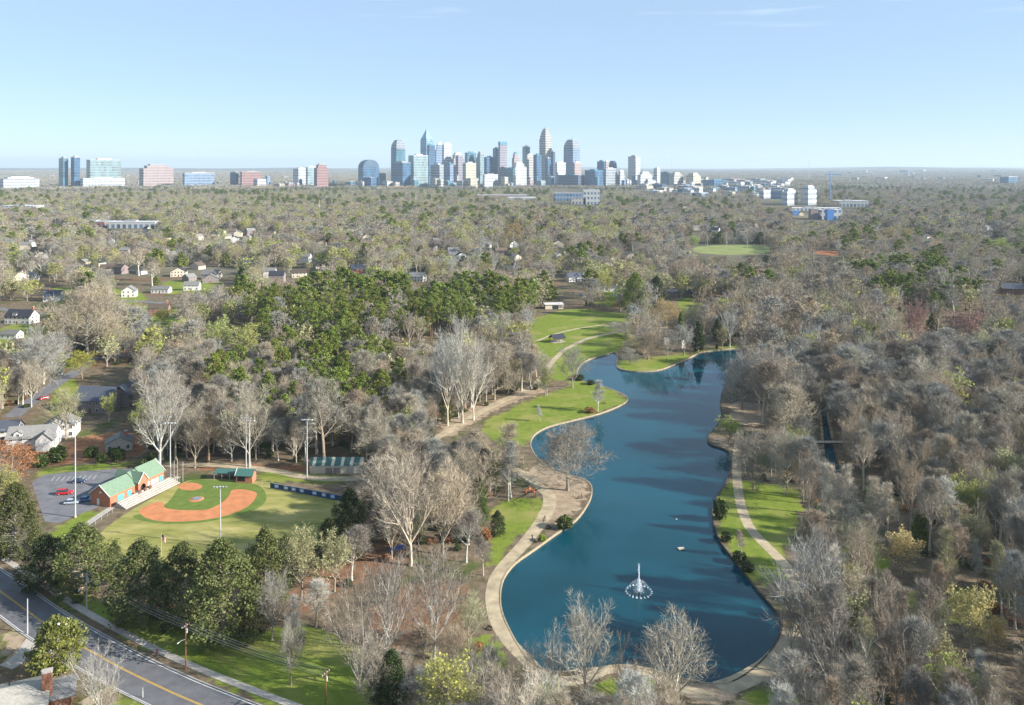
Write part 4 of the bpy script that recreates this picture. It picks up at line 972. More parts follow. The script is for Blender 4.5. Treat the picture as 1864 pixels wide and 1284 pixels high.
# ------------------------------------------------------------------ cars
def car(u, v, rz, paint, label, L=4.5, W=1.82, H=1.48, suv=False, group='parked cars'):
    x, y = gp(u, v); root = empty('parked_car', (x, y, .02), rz, label, 'car', group); 
    if suv: H = 1.8
    prof = [(-.5, .38), (-.5, .62), (-.47, .78), (-.44, .86 if not suv else 1.0), (.16, .88 if not suv else 1.0), (.46, .76 if not suv else .92), (.5, .58), (.5, .36)]; zs = 1.0
    b = MB(); n = len(prof); Wb = W/2
    for s in (-1, 1): b.v += [(px_*L, s*Wb*(.94 if i in (3, 4) else 1), z) for i, (px_, z) in enumerate(prof)]
    b.f += [tuple(range(n))[::-1] if False else tuple(range(n)), tuple(range(2*n-1, n-1, -1))]; b.m += [0, 0]
    for i in range(n): j = (i+1) % n; b.f.append((j, i, n+i, n+j)); b.m.append(0)
    b.build('body', paint, root)
    zt = H; c0, c1, t0, t1 = (-.44, .2, -.32, .06) if not suv else (-.49, .2, -.44, .08); zb = .86 if not suv else 1.0; c = MB()
    lo = [(c0*L, -Wb*.93), (c1*L, -Wb*.93), (c1*L, Wb*.93), (c0*L, Wb*.93)]; hi = [(t0*L, -Wb*.74), (t1*L, -Wb*.74), (t1*L, Wb*.74), (t0*L, Wb*.74)]
    c.prism(lo, zb-.02, zt-.06, None, hi); c.build('window_band', M['glass'], root); MB().prism([(q[0]*1.0, q[1]) for q in hi], zt-.06, zt, None, [(q[0]*.97, q[1]*.93) for q in hi]).build('roof', paint, root)
    wm = MB().tube([(0, -.11, 0), (0, .11, 0)], .33, 12).mesh('wheel', M['black']); hb = MB().tube([(0, -.125, 0), (0, .125, 0)], .19, 8).mesh('rim', M['galv'])
    for sx in (-.31, .31):
        for sy in (-1, 1): w = link('wheel', wm, root, (sx*L, sy*(Wb-.1), .33)); link('rim', hb, w)
    for sy in (-1, 1): MB().box(L*.5-.06, L*.5+.01, sy*Wb*.75-.2, sy*Wb*.75+.2, .6, .74).build('headlight', M['lampglass'], root); MB().box(-L*.5-.01, -L*.5+.05, sy*Wb*.75-.18, sy*Wb*.75+.18, .62, .76).build('tail_light', M['red'], root)
car(118, 900, .15, M['red'], 'red van-like car in the middle of the parking lot', 5.0, 1.95, suv=True)
car(143, 879, .1, M['navy'], 'dark blue car in the parking lot above the red one'); car(131, 917, .15, M['silver'], 'silver car at the pavilion end beside the light pole'); car(157, 912, .15, M['bluecar'], 'pale blue car beside the brick pavilion gable')
car(80, 727, .9, M['red'], 'dark red car at the bottom of the side street'); car(108, 684, .9, M['navy'], 'dark car parked at the top of the side street')
car(1065, 541, 0, M['silver'], 'silver car parked beyond the upper meadow', group=None); car(1058, 538, 0, M['bluecar'], 'blue car parked beyond the upper meadow', group=None); car(1118, 538, 0, M['silver'], 'pale car by the white low house beyond the meadow', group=None)
# ------------------------------------------------------------------ poles, wires and signs along the road
TOPS = {}
def utility_pole(u, v, vt, label, wood='wood', key=None, lamp=False, arm=True):
    x, y = gp(u, v); h = (v-vt)/(v-HZ)*CAMH; ang = math.atan2(YC[60][1]-YC[40][1], YC[60][0]-YC[40][0])+PI/2; root = empty('utility_pole', (x, y, 0), ang, label, 'utility pole', 'utility poles along the road')
    MB().tube([(0, 0, -.2), (0, 0, h)], [.17, .11], 8).build('pole', M[wood], root); TOPS[key] = []
    if arm:
        MB().box(-1.2, 1.2, -.07, .07, h-.75, h-.6).build('crossarm', M['wood'], root)
        ins = MB().tube([(0, 0, h-.6), (0, 0, h-.38)], [.06, .04], 6).mesh('insulator', M['lampglass'])
        for k in (-1.05, -.4, .4, 1.05):
            link('insulator', ins, root, (k, 0, 0)); TOPS[key].append(Vector((x+k*math.cos(ang), y+k*math.sin(ang), h-.38)))
        MB().tube([(.28, 0, h-2.3), (.28, 0, h-1.4)], .22, 8).build('transformer', M['galv'], root)
    if lamp:
        MB().tube([(0, 0, h-3.6), (-1.4, -.3, h-3.1), (-2.2, -.4, h-3.05)], .04, 5).build('lamp_arm', M['galv'], root); MB().tube([(-2.1, -.4, h-3.05), (-2.7, -.45, h-3.1)], [.08, .13], 6).build('lamp_head', M['galv'], root)
    return root
utility_pole(158, 1117, 1044, 'grey utility pole between road and evergreens, upper one', 'galv', 'a', True); utility_pole(338, 1219, 1134, 'reddish utility pole beside the pavement in the middle of the lawn edge', 'redwood', 'b', True); utility_pole(593, 1312, 1220, 'wooden utility pole cut by the bottom edge', 'redwood', 'c')
utility_pole(-40, 1010, 950, 'utility pole beyond the left edge of the road', 'wood', 'z'); utility_pole(50, 1154, 1090, 'thin greenish pole on the near side of the road', 'galv', 'e', arm=False)
for a, b in (('z', 'a'), ('a', 'b'), ('b', 'c')):
    w = MB()
    for p, q in zip(TOPS[a], TOPS[b]):
        w.tube([tuple(p.lerp(q, t/10)-Vector((0, 0, 4*.7*(t/10)*(1-t/10)))) for t in range(11)], .022, 3, cap=False)
    o = w.build('power_line', M['wire']); tag(o, {'a': 'sagging power wires left of the grey utility pole', 'b': 'sagging power wires between the grey and the reddish pole', 'c': 'sagging power wires right of the reddish pole'}[b], 'power line', 'power lines')
def road_sign(u, v):
    x, y = gp(u, v); r_ = empty('road_sign', (x, y, 0), -.5, 'yellow diamond road sign at the left edge of the pavement', 'road sign'); MB().tube([(0, 0, 0), (0, 0, 2.2)], .04, 6).build('post', M['galv'], r_); MB().prism([(0, -.02), (0, .02)], 0, .01)
    d = MB(); q = [(0, -.06, 1.5), (.6, -.06, 2.1), (0, -.06, 2.7), (-.6, -.06, 2.1)]; d.face(q); d.face([(a, -.04, c) for a, b, c in q][::-1]); d.build('plate', M['yellow'], r_)
road_sign(8, 1020)
def marker(u, v):
    x, y = gp(u, v); r_ = empty('marker_post', (x, y, 0), 0, 'white marker post at the near road edge', 'post'); MB().tube([(0, 0, 0), (0, 0, 2.0)], .07, 6).build('post', M['white'], r_); MB().box(-.12, .12, -.1, -.06, 1.5, 1.95).build('reflector', M['galv'], r_)
marker(260, 1270)
def hydrant(u, v):
    x, y = gp(u, v); r_ = empty('fire_hydrant', (x, y, .1), 0, 'small rusty hydrant on the grass between road and pavement', 'hydrant'); MB().tube([(0, 0, 0), (0, 0, .7), (0, 0, .85)], [.17, .15, .06], 8).build('barrel', M['red'], r_); MB().tube([(-.28, 0, .5), (.28, 0, .5)], .08, 6).build('nozzle', M['red'], r_)
hydrant(286, 1189)
# ------------------------------------------------------------------ lake things
def fountain():
    m, n, l, p = newmat('white_spray'); p.inputs['Base Color'].default_value = (.86, .92, .95, 1); p.inputs['Roughness'].default_value = .35
    tr = n.new('ShaderNodeBsdfTranslucent'); tr.inputs[0].default_value = (.9, .95, 1, 1); ms = n.new('ShaderNodeMixShader'); ms.inputs[0].default_value = .45; l.new(p.outputs[0], ms.inputs[1]); l.new(tr.outputs[0], ms.inputs[2]); l.new(ms.outputs[0], n['Material Output'].inputs[0])
    m2 = m.copy(); m2.name = 'thin_spray'; tb = m2.node_tree.nodes.new('ShaderNodeBsdfTransparent'); ml = m2.node_tree.nodes.new('ShaderNodeMixShader'); ml.inputs[0].default_value = .55
    old = [x for x in m2.node_tree.nodes if x.type == 'MIX_SHADER' and x != ml][0]; m2.node_tree.links.new(old.outputs[0], ml.inputs[1]); m2.node_tree.links.new(tb.outputs[0], ml.inputs[2]); m2.node_tree.links.new(ml.outputs[0], m2.node_tree.nodes['Material Output'].inputs[0])
    x, y = gp(1163, 1074); root = empty('fountain', (x, y, WATER_Z), 0, 'white water jet of the fountain with a ring of small sprays on the lake', 'fountain')
    rr = random.Random(3)
    MB().tube([(0, 0, -.3), (0, 0, .25)], [.9, .6], 12).build('nozzle_base', M['black'], root)
    def spray(name, pts, s, mt):
        V, Fq = leafquads(np.array(pts), s); link(name, np_mesh(name, V, Fq, [mt]), root)
    Hj = 7.4
    core = MB().tube([(0, 0, .2), (0, 0, 1.2), (0, 0, 4), (.03, 0, Hj)], [.34, .22, .15, .05], 8); core.build('jet', m, root)
    spray('jet_spray', [(rr.gauss(0, .09+.03*t), rr.gauss(0, .09+.03*t), z) for z, t in [(rr.uniform(.3, Hj), 1) for _ in range(420)]], .13, m)
    spray('plume', [(rr.gauss(0, .55*(1-z/3.9)+.1), rr.gauss(0, .55*(1-z/3.9)+.1), z) for z in [3.4*rr.random()**1.5 for _ in range(1300)]], .15, m)
    arc = []
    N = 20; Rr = 3.3
    for k in range(N):
        t = 2*PI*k/N
        for j in range(80):
            f = rr.random(); q = f*Rr; z = 2.9*(1-(f*1.0)**2.2)*(.35+.65*min(1, f*3))
            arc.append((math.cos(t)*q+rr.gauss(0, .07), math.sin(t)*q+rr.gauss(0, .07), max(.02, z+rr.gauss(0, .08))))
    spray('spray_dome', arc, .12, m2)
    for k in range(N):
        t = 2*PI*k/N; pts = [(math.cos(t)*Rr+rr.gauss(0, .12), math.sin(t)*Rr+rr.gauss(0, .12), abs(rr.gauss(0, .16))) for _ in range(60)]
        spray('splash', pts, .17, m)
fountain()
def raft():
    x, y = gp(1240, 1000, WATER_Z); root = empty('duck_raft', (x, y, WATER_Z), .15, 'small pale wooden raft floating on the lake beyond the fountain', 'raft')
    pl = MB().box(-.9, .9, -.12, .12, .22, .30).mesh('plank', M['beige'])
    for k in range(5): link('plank', pl, root, (0, -.56+.28*k, 0))
    for sx in (-.6, .6): MB().box(sx-.14, sx+.14, -.7, .7, -.1, .22).build('float', M['wood'], root)
raft()
def bird(u, v, i):
    x, y = gp(u, v, WATER_Z); r_ = empty('duck', (x, y, WATER_Z), i*1.3, ['white duck swimming near the right bank', 'pale duck swimming by the far island', 'second pale duck beside the one at the far island'][i], 'duck')
    b = MB().tube([(-.28, 0, .1), (-.12, 0, .12), (.1, 0, .11), (.25, 0, .1)], [.03, .13, .14, .05], 8); b.tube([(.18, 0, .14), (.25, 0, .32), (.27, 0, .38), (.34, 0, .38)], [.05, .045, .06, .03], 6); b.build('body', M['white'], r_); MB().tube([(.34, 0, .37), (.41, 0, .36)], [.02, .01], 5).build('beak', M['orange'], r_)
bird(1231, 946, 0); bird(1250, 663, 1); bird(1243, 666, 2)
def creek_bridge():
    x0, y0 = gp(1476, 807); x1, y1 = gp(1556, 807); root = empty('footbridge', ((x0+x1)/2, y0, 0), 0, 'flat wooden footbridge across the creek in the right wood', 'bridge'); L = x1-x0
    pl = MB().box(-.13, .13, -1.2, 1.2, .5, .6).mesh('plank', M['beige']); n = int(L/.28)
    for k in range(n): link('plank', pl, root, (-L/2+L*(k+.5)/n, 0, 0))
    for s in (-1, 1):
        MB().box(-L/2, L/2, s*1.05-.12, s*1.05+.12, .1, .49).build('beam', M['wood'], root); MB().tube([(-L/2, s*1.15, 1.65), (L/2, s*1.15, 1.65)], .06, 5).build('handrail', M['wood'], root)
        for k in range(8): MB().tube([(-L/2+L*k/7, s*1.15, .4), (-L/2+L*k/7, s*1.15, 1.65)], .06, 5).build('rail_post', M['wood'], root)
creek_bridge()
def shelter():
    x, y = gp(1014, 622); root = empty('picnic_shelter', (x, y, 0), .5, 'open picnic shelter with a dark gabled roof on the lake meadow', 'shelter'); OCC.append((x, y, 6))
    gable(MB(), -4, 4, -3, 3, 2.6, 4.6, .6).build('roof', M['darkroof'], root); MB().box(-4.6, 4.6, -3.6, 3.6, -.1, .06).build('floor_slab', M['concrete'], root)
    for sx in (-3.6, 0, 3.6):
        for sy in (-2.7, 2.7): MB().box(sx-.14, sx+.14, sy-.14, sy+.14, .06, 2.7).build('post', M['brick2'], root)
    MB().box(-1.2, 1.2, -.4, .4, .7, .78).build('table', M['wood'], root)
shelter()
def hall():
    x, y = gp(1009, 563); root = empty('park_hall', (x, y, 0), .1, 'pale flat-roofed hall at the top of the upper meadow', 'park building'); OCC.append((x, y, 9))
    MB().box(-7, 7, 0, 8, 0, 3.4).build('wall', M['cream'], root); MB().box(-7.5, 7.5, -.6, 8.5, 3.4, 3.8).build('roof', M['white'], root)
    MB().box(-1.5, 3.2, -.06, .0, 0, 2.7).build('opening', M['glass'], root)
    for k in range(3): MB().box(3.6+k*1.1, 4.2+k*1.1, -.06, 0, 1, 2.2).build('window', M['glass'], root)
    MB().box(4, 5, 2, 3, 3.8, 5).build('chimney', M['beige'], root)
hall()
for i, (u, v, w, h) in enumerate([(1213, 628, 3.0, 4.4), (1244, 634, 2.0, 4.8)]):
    x, y = gp(u, v); r_ = empty('stone_stele', (x, y, 0), .2, ['broad white upright monument slab on the island', 'narrow white upright monument slab near the pointed conifer'][i], 'monument'); MB().box(-w/2, w/2, -.25, .25, .3, h).build('slab', M['white'], r_); MB().box(-w/2-.3, w/2+.3, -.6, .6, -.1, .3).build('plinth', M['concrete'], r_)
# ------------------------------------------------------------------ on the spit and the paths
def bench(u, v, rz, label):
    x, y = gp(u, v); r_ = empty('park_bench', (x, y, 0), rz, label, 'bench', 'benches by the lake'); sl = MB().box(-.8, .8, -.06, .06, 0, .04).mesh('slat', M['wood'])
    for k in range(3): link('slat', sl, r_, (0, -.2+.14*k, .44))
    for k in range(3): o = link('slat', sl, r_, (0, .27+.02*k, .55+.13*k)); o.rotation_euler = (1.4, 0, 0)
    for s in (-.65, .65): MB().box(s-.04, s+.04, -.25, .3, 0, .43).build('leg', M['black'], r_)
bench(998, 962, .5, 'bench beside the path below the two walkers'); bench(980, 987, .5, 'bench at the narrow end of the spit'); bench(1056, 908, .2, 'bench near the water on the round end of the spit'); bench(890, 1146, -.8, 'bench at the outer side of the path bend'); bench(1100, 735, .3, 'bench on the far lake lawn')
def barrel(u, v, lb):
    x, y = gp(u, v); r_ = empty('traffic_barrel', (x, y, 0), 0, lb, 'traffic barrel', 'orange barrels on the path'); MB().tube([(0, 0, .05), (0, 0, .4), (0, 0, 1.05)], [.32, .3, .24], 10).build('barrel', M['orange'], r_); MB().tube([(0, 0, .5), (0, 0, .66)], .3, 10).build('white_band', M['white'], r_); MB().tube([(0, 0, 0), (0, 0, .06)], .42, 10).build('rubber_base', M['black'], r_)
barrel(964, 892, 'orange barrel farthest up the path where it is closed off'); barrel(957, 897, 'orange barrel at the left of the closed path'); barrel(972, 897, 'orange barrel at the right of the closed path'); 
x, y = gp(964, 896); r_ = empty('barrier', (x, y, 0), .1, 'low orange barrier between the two lower barrels', 'barrier'); MB().box(-1.3, 1.3, -.04, .04, .6, .85).build('board', M['orange'], r_)
for s in (-1.1, 1.1): MB().box(s-.05, s+.05, -.3, .3, 0, .6).build('leg', M['white'], r_)
def picnic_table(u, v, rz, lb):
    x, y = gp(u, v); r_ = empty('picnic_table', (x, y, 0), rz, lb, 'picnic table', 'blue tables in the grove'); MB().box(-1.2, 1.2, -.4, .4, .72, .8).build('table_top', M['blue'], r_)
    for s in (-.75, .75): MB().box(-1.2, 1.2, s-.15, s+.15, .43, .5).build('bench', M['blue'], r_)
    for s in (-.8, .8): MB().box(s-.05, s+.05, -.75, .75, .36, .42).box(s-.05, s+.05, -.3, -.22, 0, .72).box(s-.05, s+.05, .22, .3, 0, .72).build('leg', M['galv'], r_)
picnic_table(716, 1004, .3, 'left blue picnic table at the edge of the grove'); picnic_table(729, 999, .4, 'right blue picnic table at the edge of the grove')
def boulder(u, v, s, lb):
    x, y = gp(u, v); b = bmesh.new(); bmesh.ops.create_icosphere(b, subdivisions=2, radius=s)
    for q in b.verts: q.co = Vector((q.co.x*1.3, q.co.y, max(-.1, q.co.z*.7)))*(1+.18*math.sin(q.co.x*5+q.co.y*3+q.co.z*4))
    me = bpy.data.meshes.new('boulder'); b.to_mesh(me); b.free(); me.materials.append(M['stone']); o = link('boulder', me, None, (x, y, 0)); tag(o, lb, 'boulder')
boulder(1001, 957, .75, 'pale boulder beside the path on the spit')
# ------------------------------------------------------------------ walkers
SKIN = mat('skin', (.42, .25, .17), .6, .05, 2)
def person(u, v, rz, shirt, trousers, label):
    x, y = gp(u, v); root = empty('person', (x, y, .02), rz, label, 'person')
    def skin_body(name, pts, edges, radii, mt, parent):
        me = bpy.data.meshes.new(name); me.from_pydata(pts, edges, []); o = link(name, me, parent); sk = o.modifiers.new('skin', 'SKIN'); sk.use_smooth_shade = True
        for i, r_ in enumerate(radii): me.skin_vertices[0].data[i].radius = r_ if isinstance(r_, tuple) else (r_, r_)
        me.skin_vertices[0].data[0].use_root = True; s = o.modifiers.new('sub', 'SUBSURF'); s.levels = 1; s.render_levels = 1; me.materials.append(mt); return o
    P = [(0, 0, .93), (0, 0, 1.15), (0, 0, 1.38), (0, 0, 1.5), (.015, 0, 1.62), (.01, 0, 1.73),
         (0, .09, .9), (.16, .1, .5), (.10, .1, .08), (.24, .1, .03), (0, -.09, .9), (-.06, -.1, .5), (-.30, -.1, .12), (-.18, -.1, .03),
         (0, .19, 1.40), (-.10, .23, 1.14), (.02, .22, .92), (.06, .21, .84), (0, -.19, 1.40), (.10, -.23, 1.14), (.24, -.22, .98), (.29, -.21, .92)]
    E = [(0, 1), (1, 2), (2, 3), (3, 4), (4, 5), (0, 6), (6, 7), (7, 8), (8, 9), (0, 10), (10, 11), (11, 12), (12, 13), (2, 14), (14, 15), (15, 16), (16, 17), (2, 18), (18, 19), (19, 20), (20, 21)]
    Rd = [(.13, .16), (.12, .14), (.12, .16), .055, .09, .07, .09, .065, .045, .04, .09, .065, .045, .04, .06, .045, .035, .03, .06, .045, .035, .03]
    skin_body('body', P, E, Rd, SKIN, root)
    skin_body('shirt', [(0, 0, .96), (0, 0, 1.18), (0, 0, 1.40), (0, .19, 1.41), (-.10, .23, 1.16), (0, -.19, 1.41), (.10, -.23, 1.16)], [(0, 1), (1, 2), (2, 3), (3, 4), (2, 5), (5, 6)], [(.15, .18), (.135, .16), (.135, .18), .075, .06, .075, .06], shirt, root)
    skin_body('trousers', [(0, 0, .97), (0, .09, .88), (.16, .1, .5), (.10, .1, .12), (0, -.09, .88), (-.06, -.1, .5), (-.28, -.1, .15)], [(0, 1), (1, 2), (2, 3), (0, 4), (4, 5), (5, 6)], [(.145, .175), .11, .085, .065, .11, .085, .065], trousers, root)
    skin_body('hair', [(-.01, 0, 1.66), (-.01, 0, 1.76)], [(0, 1)], [.098, .075], M['black'], root)
    for s, (a, z) in ((1, (.2, .04)), (-1, (-.22, .05))): MB().box(a-.1, a+.14, s*.1-.05, s*.1+.05, z-.04, z+.05).build('shoe', M['black'], root)
person(992, 948, -1.9, M['navy'], M['darkroof'], 'person in dark clothes walking on the lakeside path by the spit'); person(989, 951, -1.9, M['brownwall'], M['darkroof'], 'second walker in dull clothes beside the one in dark clothes'); person(969, 983, 1.2, M['darkroof'], M['navy'], 'lone person in dark clothes farther down the lakeside path'); person(1059, 906, 2.6, M['darkroof'], M['darkroof'], 'person in dark clothes standing at the round end of the spit')
# ------------------------------------------------------------------ trees: skeleton of trunk, limbs and twigs
def barkmat(name, col, rnd=.18):
    m, n, l, p = newmat(name)
    p.inputs['Roughness'].default_value = .9; p.inputs['Specular IOR Level'].default_value = .15
    oi = n.new('ShaderNodeObjectInfo'); t = n.new('ShaderNodeTexCoord'); z = n.new('ShaderNodeTexNoise'); z.inputs['Scale'].default_value = 1.3; z.inputs['Detail'].default_value = 3
    l.new(t.outputs['Object'], z.inputs[0])
    r = n.new('ShaderNodeMapRange'); r.inputs[1].default_value = .3; r.inputs[2].default_value = .7; r.inputs[3].default_value = .78; r.inputs[4].default_value = 1.22; l.new(z.outputs[0], r.inputs[0])
    r2 = n.new('ShaderNodeMapRange'); r2.inputs[3].default_value = 1-rnd; r2.inputs[4].default_value = 1+rnd; l.new(oi.outputs['Random'], r2.inputs[0])
    mm = n.new('ShaderNodeMath'); mm.operation = 'MULTIPLY'; l.new(r.outputs[0], mm.inputs[0]); l.new(r2.outputs[0], mm.inputs[1])
    # warm / cool shift from tree to tree
    w2 = n.new('ShaderNodeMath'); w2.operation = 'MULTIPLY'; w2.inputs[1].default_value = 9.17; l.new(oi.outputs['Random'], w2.inputs[0])
    w = n.new('ShaderNodeMath'); w.operation = 'FRACT'; l.new(w2.outputs[0], w.inputs[0])
    mx = n.new('ShaderNodeMix'); mx.data_type = 'RGBA'; l.new(w.outputs[0], mx.inputs[0])
    mx.inputs[6].default_value = (col[0]*1.10, col[1]*1.0, col[2]*.90, 1); mx.inputs[7].default_value = (col[0]*.93, col[1]*1.0, col[2]*1.08, 1)
    sc = n.new('ShaderNodeVectorMath'); sc.operation = 'SCALE'; l.new(mx.outputs[2], sc.inputs[0]); l.new(mm.outputs[0], sc.inputs['Scale'])
    l.new(sc.outputs[0], p.inputs['Base Color']); return m
BARK = {
 'grey': barkmat('grey_twigs', (.32, .30, .255)), 'tan': barkmat('tan_twigs', (.37, .325, .245)), 'brown': barkmat('brown_twigs', (.315, .265, .20)),
 'pale': barkmat('pale_bark', (.46, .43, .36)), 'mauve': barkmat('mauve_twigs', (.29, .255, .21)), 'olive': barkmat('olive_twigs', (.34, .33, .19)),
 'rust': barkmat('rust_twigs', (.33, .16, .08)), 'red': barkmat('red_buds', (.30, .20, .165)), 'yellow': barkmat('yellow_buds', (.42, .33, .125)),
 'trunk': barkmat('trunk_bark', (.29, .255, .20)), 'pinebark': barkmat('pine_bark', (.17, .115, .08)),
}
LEAF = {
 'pine': leafmat('pine_needles', (.165, .205, .036), .15), 'cedar': leafmat('cedar_foliage', (.105, .12, .036), .1), 'darkgreen': leafmat('dark_foliage', (.055, .075, .022), .1),
 'magnolia': leafmat('magnolia_leaves', (.19, .21, .045), .15, rough=.35, spec=.5), 'bud': leafmat('spring_buds', (.36, .38, .09), .3), 'lime': leafmat('lime_leaves', (.28, .36, .045), .3),
 'palebud': leafmat('pale_buds', (.40, .39, .2), .3), 'gold': leafmat('golden_leaves', (.36, .28, .085), .3), 'shrub': leafmat('shrub_leaves', (.085, .125, .025), .15),
 'rustleaf': leafmat('rusty_leaves', (.36, .18, .07), .25), 'yellowbud': leafmat('yellow_blossom', (.52, .45, .21), .3), 'ivy': leafmat('undergrowth', (.065, .085, .025), .1),
 'redbud': leafmat('red_blossom', (.30, .18, .145), .3),
}
class Sk:
    """collects tubes (trunk and limbs) and ribbons (twigs)"""
    def __init__(s, seed): s.r = random.Random(seed); s.tr = MB(); s.tw = MB(); s.rib = []; s.tips = []
    def rv(s): 
        return Vector((s.r.gauss(0, 1), s.r.gauss(0, 1), s.r.gauss(0, 1))).normalized()
    def side(s, d, ang, az):
        a = d.cross(Vector((0, 0, 1)) if abs(d.z) < .95 else Vector((1, 0, 0))).normalized(); b = d.cross(a)
        return (d*math.cos(ang)+(a*math.cos(az)+b*math.sin(az))*math.sin(ang)).normalized()
    def line(s, p, d, L, n, wob, up):
        pts = [p.copy()]
        for i in range(n):
            d = (d+s.rv()*wob+Vector((0, 0, up))).normalized(); p = p+d*(L/n); pts.append(p.copy())
        return pts
def along(pts, t):
    x = t*(len(pts)-1); i = min(len(pts)-2, int(x)); f = x-i
    return pts[i].lerp(pts[i+1], f), (pts[i+1]-pts[i]).normalized()
def ribbons(rib, name):
    """rib: list of (p, dir, length, width); a twig of two bent quads each"""
    n = len(rib)
    P = np.array([r[0] for r in rib], np.float32); Dn = np.array([r[1] for r in rib], np.float32); L = np.array([r[2] for r in rib], np.float32)[:, None]; W = np.array([r[3] for r in rib], np.float32)[:, None]
    rnd = NR.normal(size=(n, 3)).astype(np.float32); S = np.cross(Dn, rnd); S /= np.linalg.norm(S, axis=1)[:, None]+1e-6
    B = NR.normal(size=(n, 3)).astype(np.float32)*.16*L
    mid = P+Dn*L*.5+B*.6; tip = P+Dn*L+B+np.array([0, 0, .10], np.float32)*L
    V = np.stack([P-S*W*.5, P+S*W*.5, mid-S*W*.42, mid+S*W*.42, tip-S*W*.2, tip+S*W*.2], 1).reshape(-1, 3)
    b = (np.arange(n)*6)[:, None]; Fq = np.concatenate([b+np.array([0, 1, 3, 2]), b+np.array([2, 3, 5, 4])], 1).reshape(-1, 4)
    return V, Fq
def joinvf(parts):
    V, Fq, mi, b = [], [], [], 0
    for k, (v, f) in enumerate(parts):
        V.append(v); Fq.append(f+b); mi.append(np.full(len(f), k, np.int32)); b += len(v)
    return np.concatenate(V), np.concatenate(Fq), np.concatenate(mi)

def bare(seed, style, dens=1.0, tw=.05, leaf=0, leafsize=.3):
    """-> (trunk MB, crown V, F, mi); crown slot 0 twigs, slot 1 buds; nominal height 20 m"""
    s = Sk(seed); r = s.r
    P = {  # trunk length, limb count, start, limb angle (low, high), limb length, upward pull, child angle, child ratio
     'oak':     (11.5, 13, .25, (72, 28), 9.2, .035, 48, .55),
     'vase':    (12.0, 12, .22, (42, 20), 9.8, .10, 36, .55),
     'forest':  (16.5, 15, .36, (44, 14), 5.6, .13, 36, .58),
     'slender': (17.5, 18, .25, (45, 22), 3.9, .10, 38, .55),
     'multi':   (2.0, 8, .15, (40, 14), 15.0, .06, 34, .48),
     'fan':     (8.0, 11, .30, (46, 10), 12.5, .045, 32, .5),
    }[style]
    TL, NL, t0, (a0, a1), LL, up, ca, cr = P
    nl = lambda k: max(2, int(round(k*dens)))
    tp = s.line(Vector((0, 0, -.3)), Vector((r.uniform(-.04, .04), r.uniform(-.04, .04), 1)), TL, 7, .05, .06)
    r0 = .36 if style in ('oak', 'fan') else (.17 if style == 'slender' else .28)
    def tr(t): return r0*(1-.78*t)+.02
    s.tr.tube(tp, [tr(i/7)*(1.35 if i == 0 else 1) for i in range(8)], 7)
    az = r.uniform(0, 6.28)
    def twigs(pts, L, n, w):
        for k in range(n):
            t = r.uniform(.12, 1.0); p, d = along(pts, t); d2 = s.side(d, math.radians(r.uniform(20, 62)), r.uniform(0, 6.28))
            d2 = (d2+Vector((0, 0, .18))).normalized(); s.rib.append((p, d2, L*r.uniform(.6, 1.3), w))
            if leaf: s.tips.append(p+d2*L*r.uniform(.3, 1.0))
    for i in range(NL):
        t = t0+(1-t0)*(i+r.uniform(0, .8))/NL; p, d = along(tp, min(t, .999)); az += 2.399+r.uniform(-.4, .4)
        f = (t-t0)/(1-t0); ang = math.radians(a0+(a1-a0)*f+r.uniform(-8, 8))
        L = LL*(1-.55*f if style in ('forest', 'slender') else 1-.28*f)*r.uniform(.78, 1.15)
        if style == 'forest': L *= .75+.6*math.sin(PI*min(1, f*.9+.15))
        d1 = s.side(d, ang, az); lp = s.line(p, d1, L, 5, .13, up); lr = tr(t)*.66
        s.tr.tube(lp, [lr*(1-.8*k/5)+.012 for k in range(6)], 5, cap=False)
        n2 = nl(9 if style in ('oak', 'fan', 'multi', 'vase') else 7); a2 = r.uniform(0, 6.28)
        for j in range(n2):
            t2 = .18+.80*(j+r.uniform(0, .9))/n2; p2, dd = along(lp, min(t2, .999)); a2 += 2.4
            L2 = L*cr*(1.1-.62*t2)*r.uniform(.75, 1.2); d2 = s.side(dd, math.radians(ca+r.uniform(-12, 12)), a2)
            bp = s.line(p2, d2, L2, 3, .16, up*1.1); br = max(.02, lr*.48*(1-.6*t2))
            s.tr.tube(bp, [br, br*.75, br*.5, br*.25], 3, cap=False)
            n3 = nl(6); a3 = r.uniform(0, 6.28)
            for k in range(n3):
                t3 = .15+.83*(k+r.random())/n3; p3, d3 = along(bp, min(t3, .999)); a3 += 2.4
                L3 = max(.7, L2*.5*(1.1-.5*t3)*r.uniform(.7, 1.2)); d4 = s.side(d3, math.radians(ca+r.uniform(-14, 14)), a3); d4 = (d4+Vector((0, 0, .12))).normalized()
                s.rib.append((p3, d4, L3, tw*1.25)); e = p3+d4*L3
                twigs([p3, p3+d4*L3*.5, e], min(1.5, .42*L3+.5), nl(5), tw*.72)
            twigs(bp, min(1.5, .35*L2+.5), nl(4), tw*.72)
        twigs(lp, 1.3, nl(5), tw*.8)
    parts = [ribbons(s.rib, 'c')]
    if leaf:
        C = np.array([tuple(x) for x in s.tips]); idx = NR.choice(len(C), min(len(C), leaf), replace=len(C) < leaf); parts.append(leafquads(C[idx]+NR.normal(size=(len(idx), 3))*.18, leafsize))
    return s.tr, joinvf(parts)

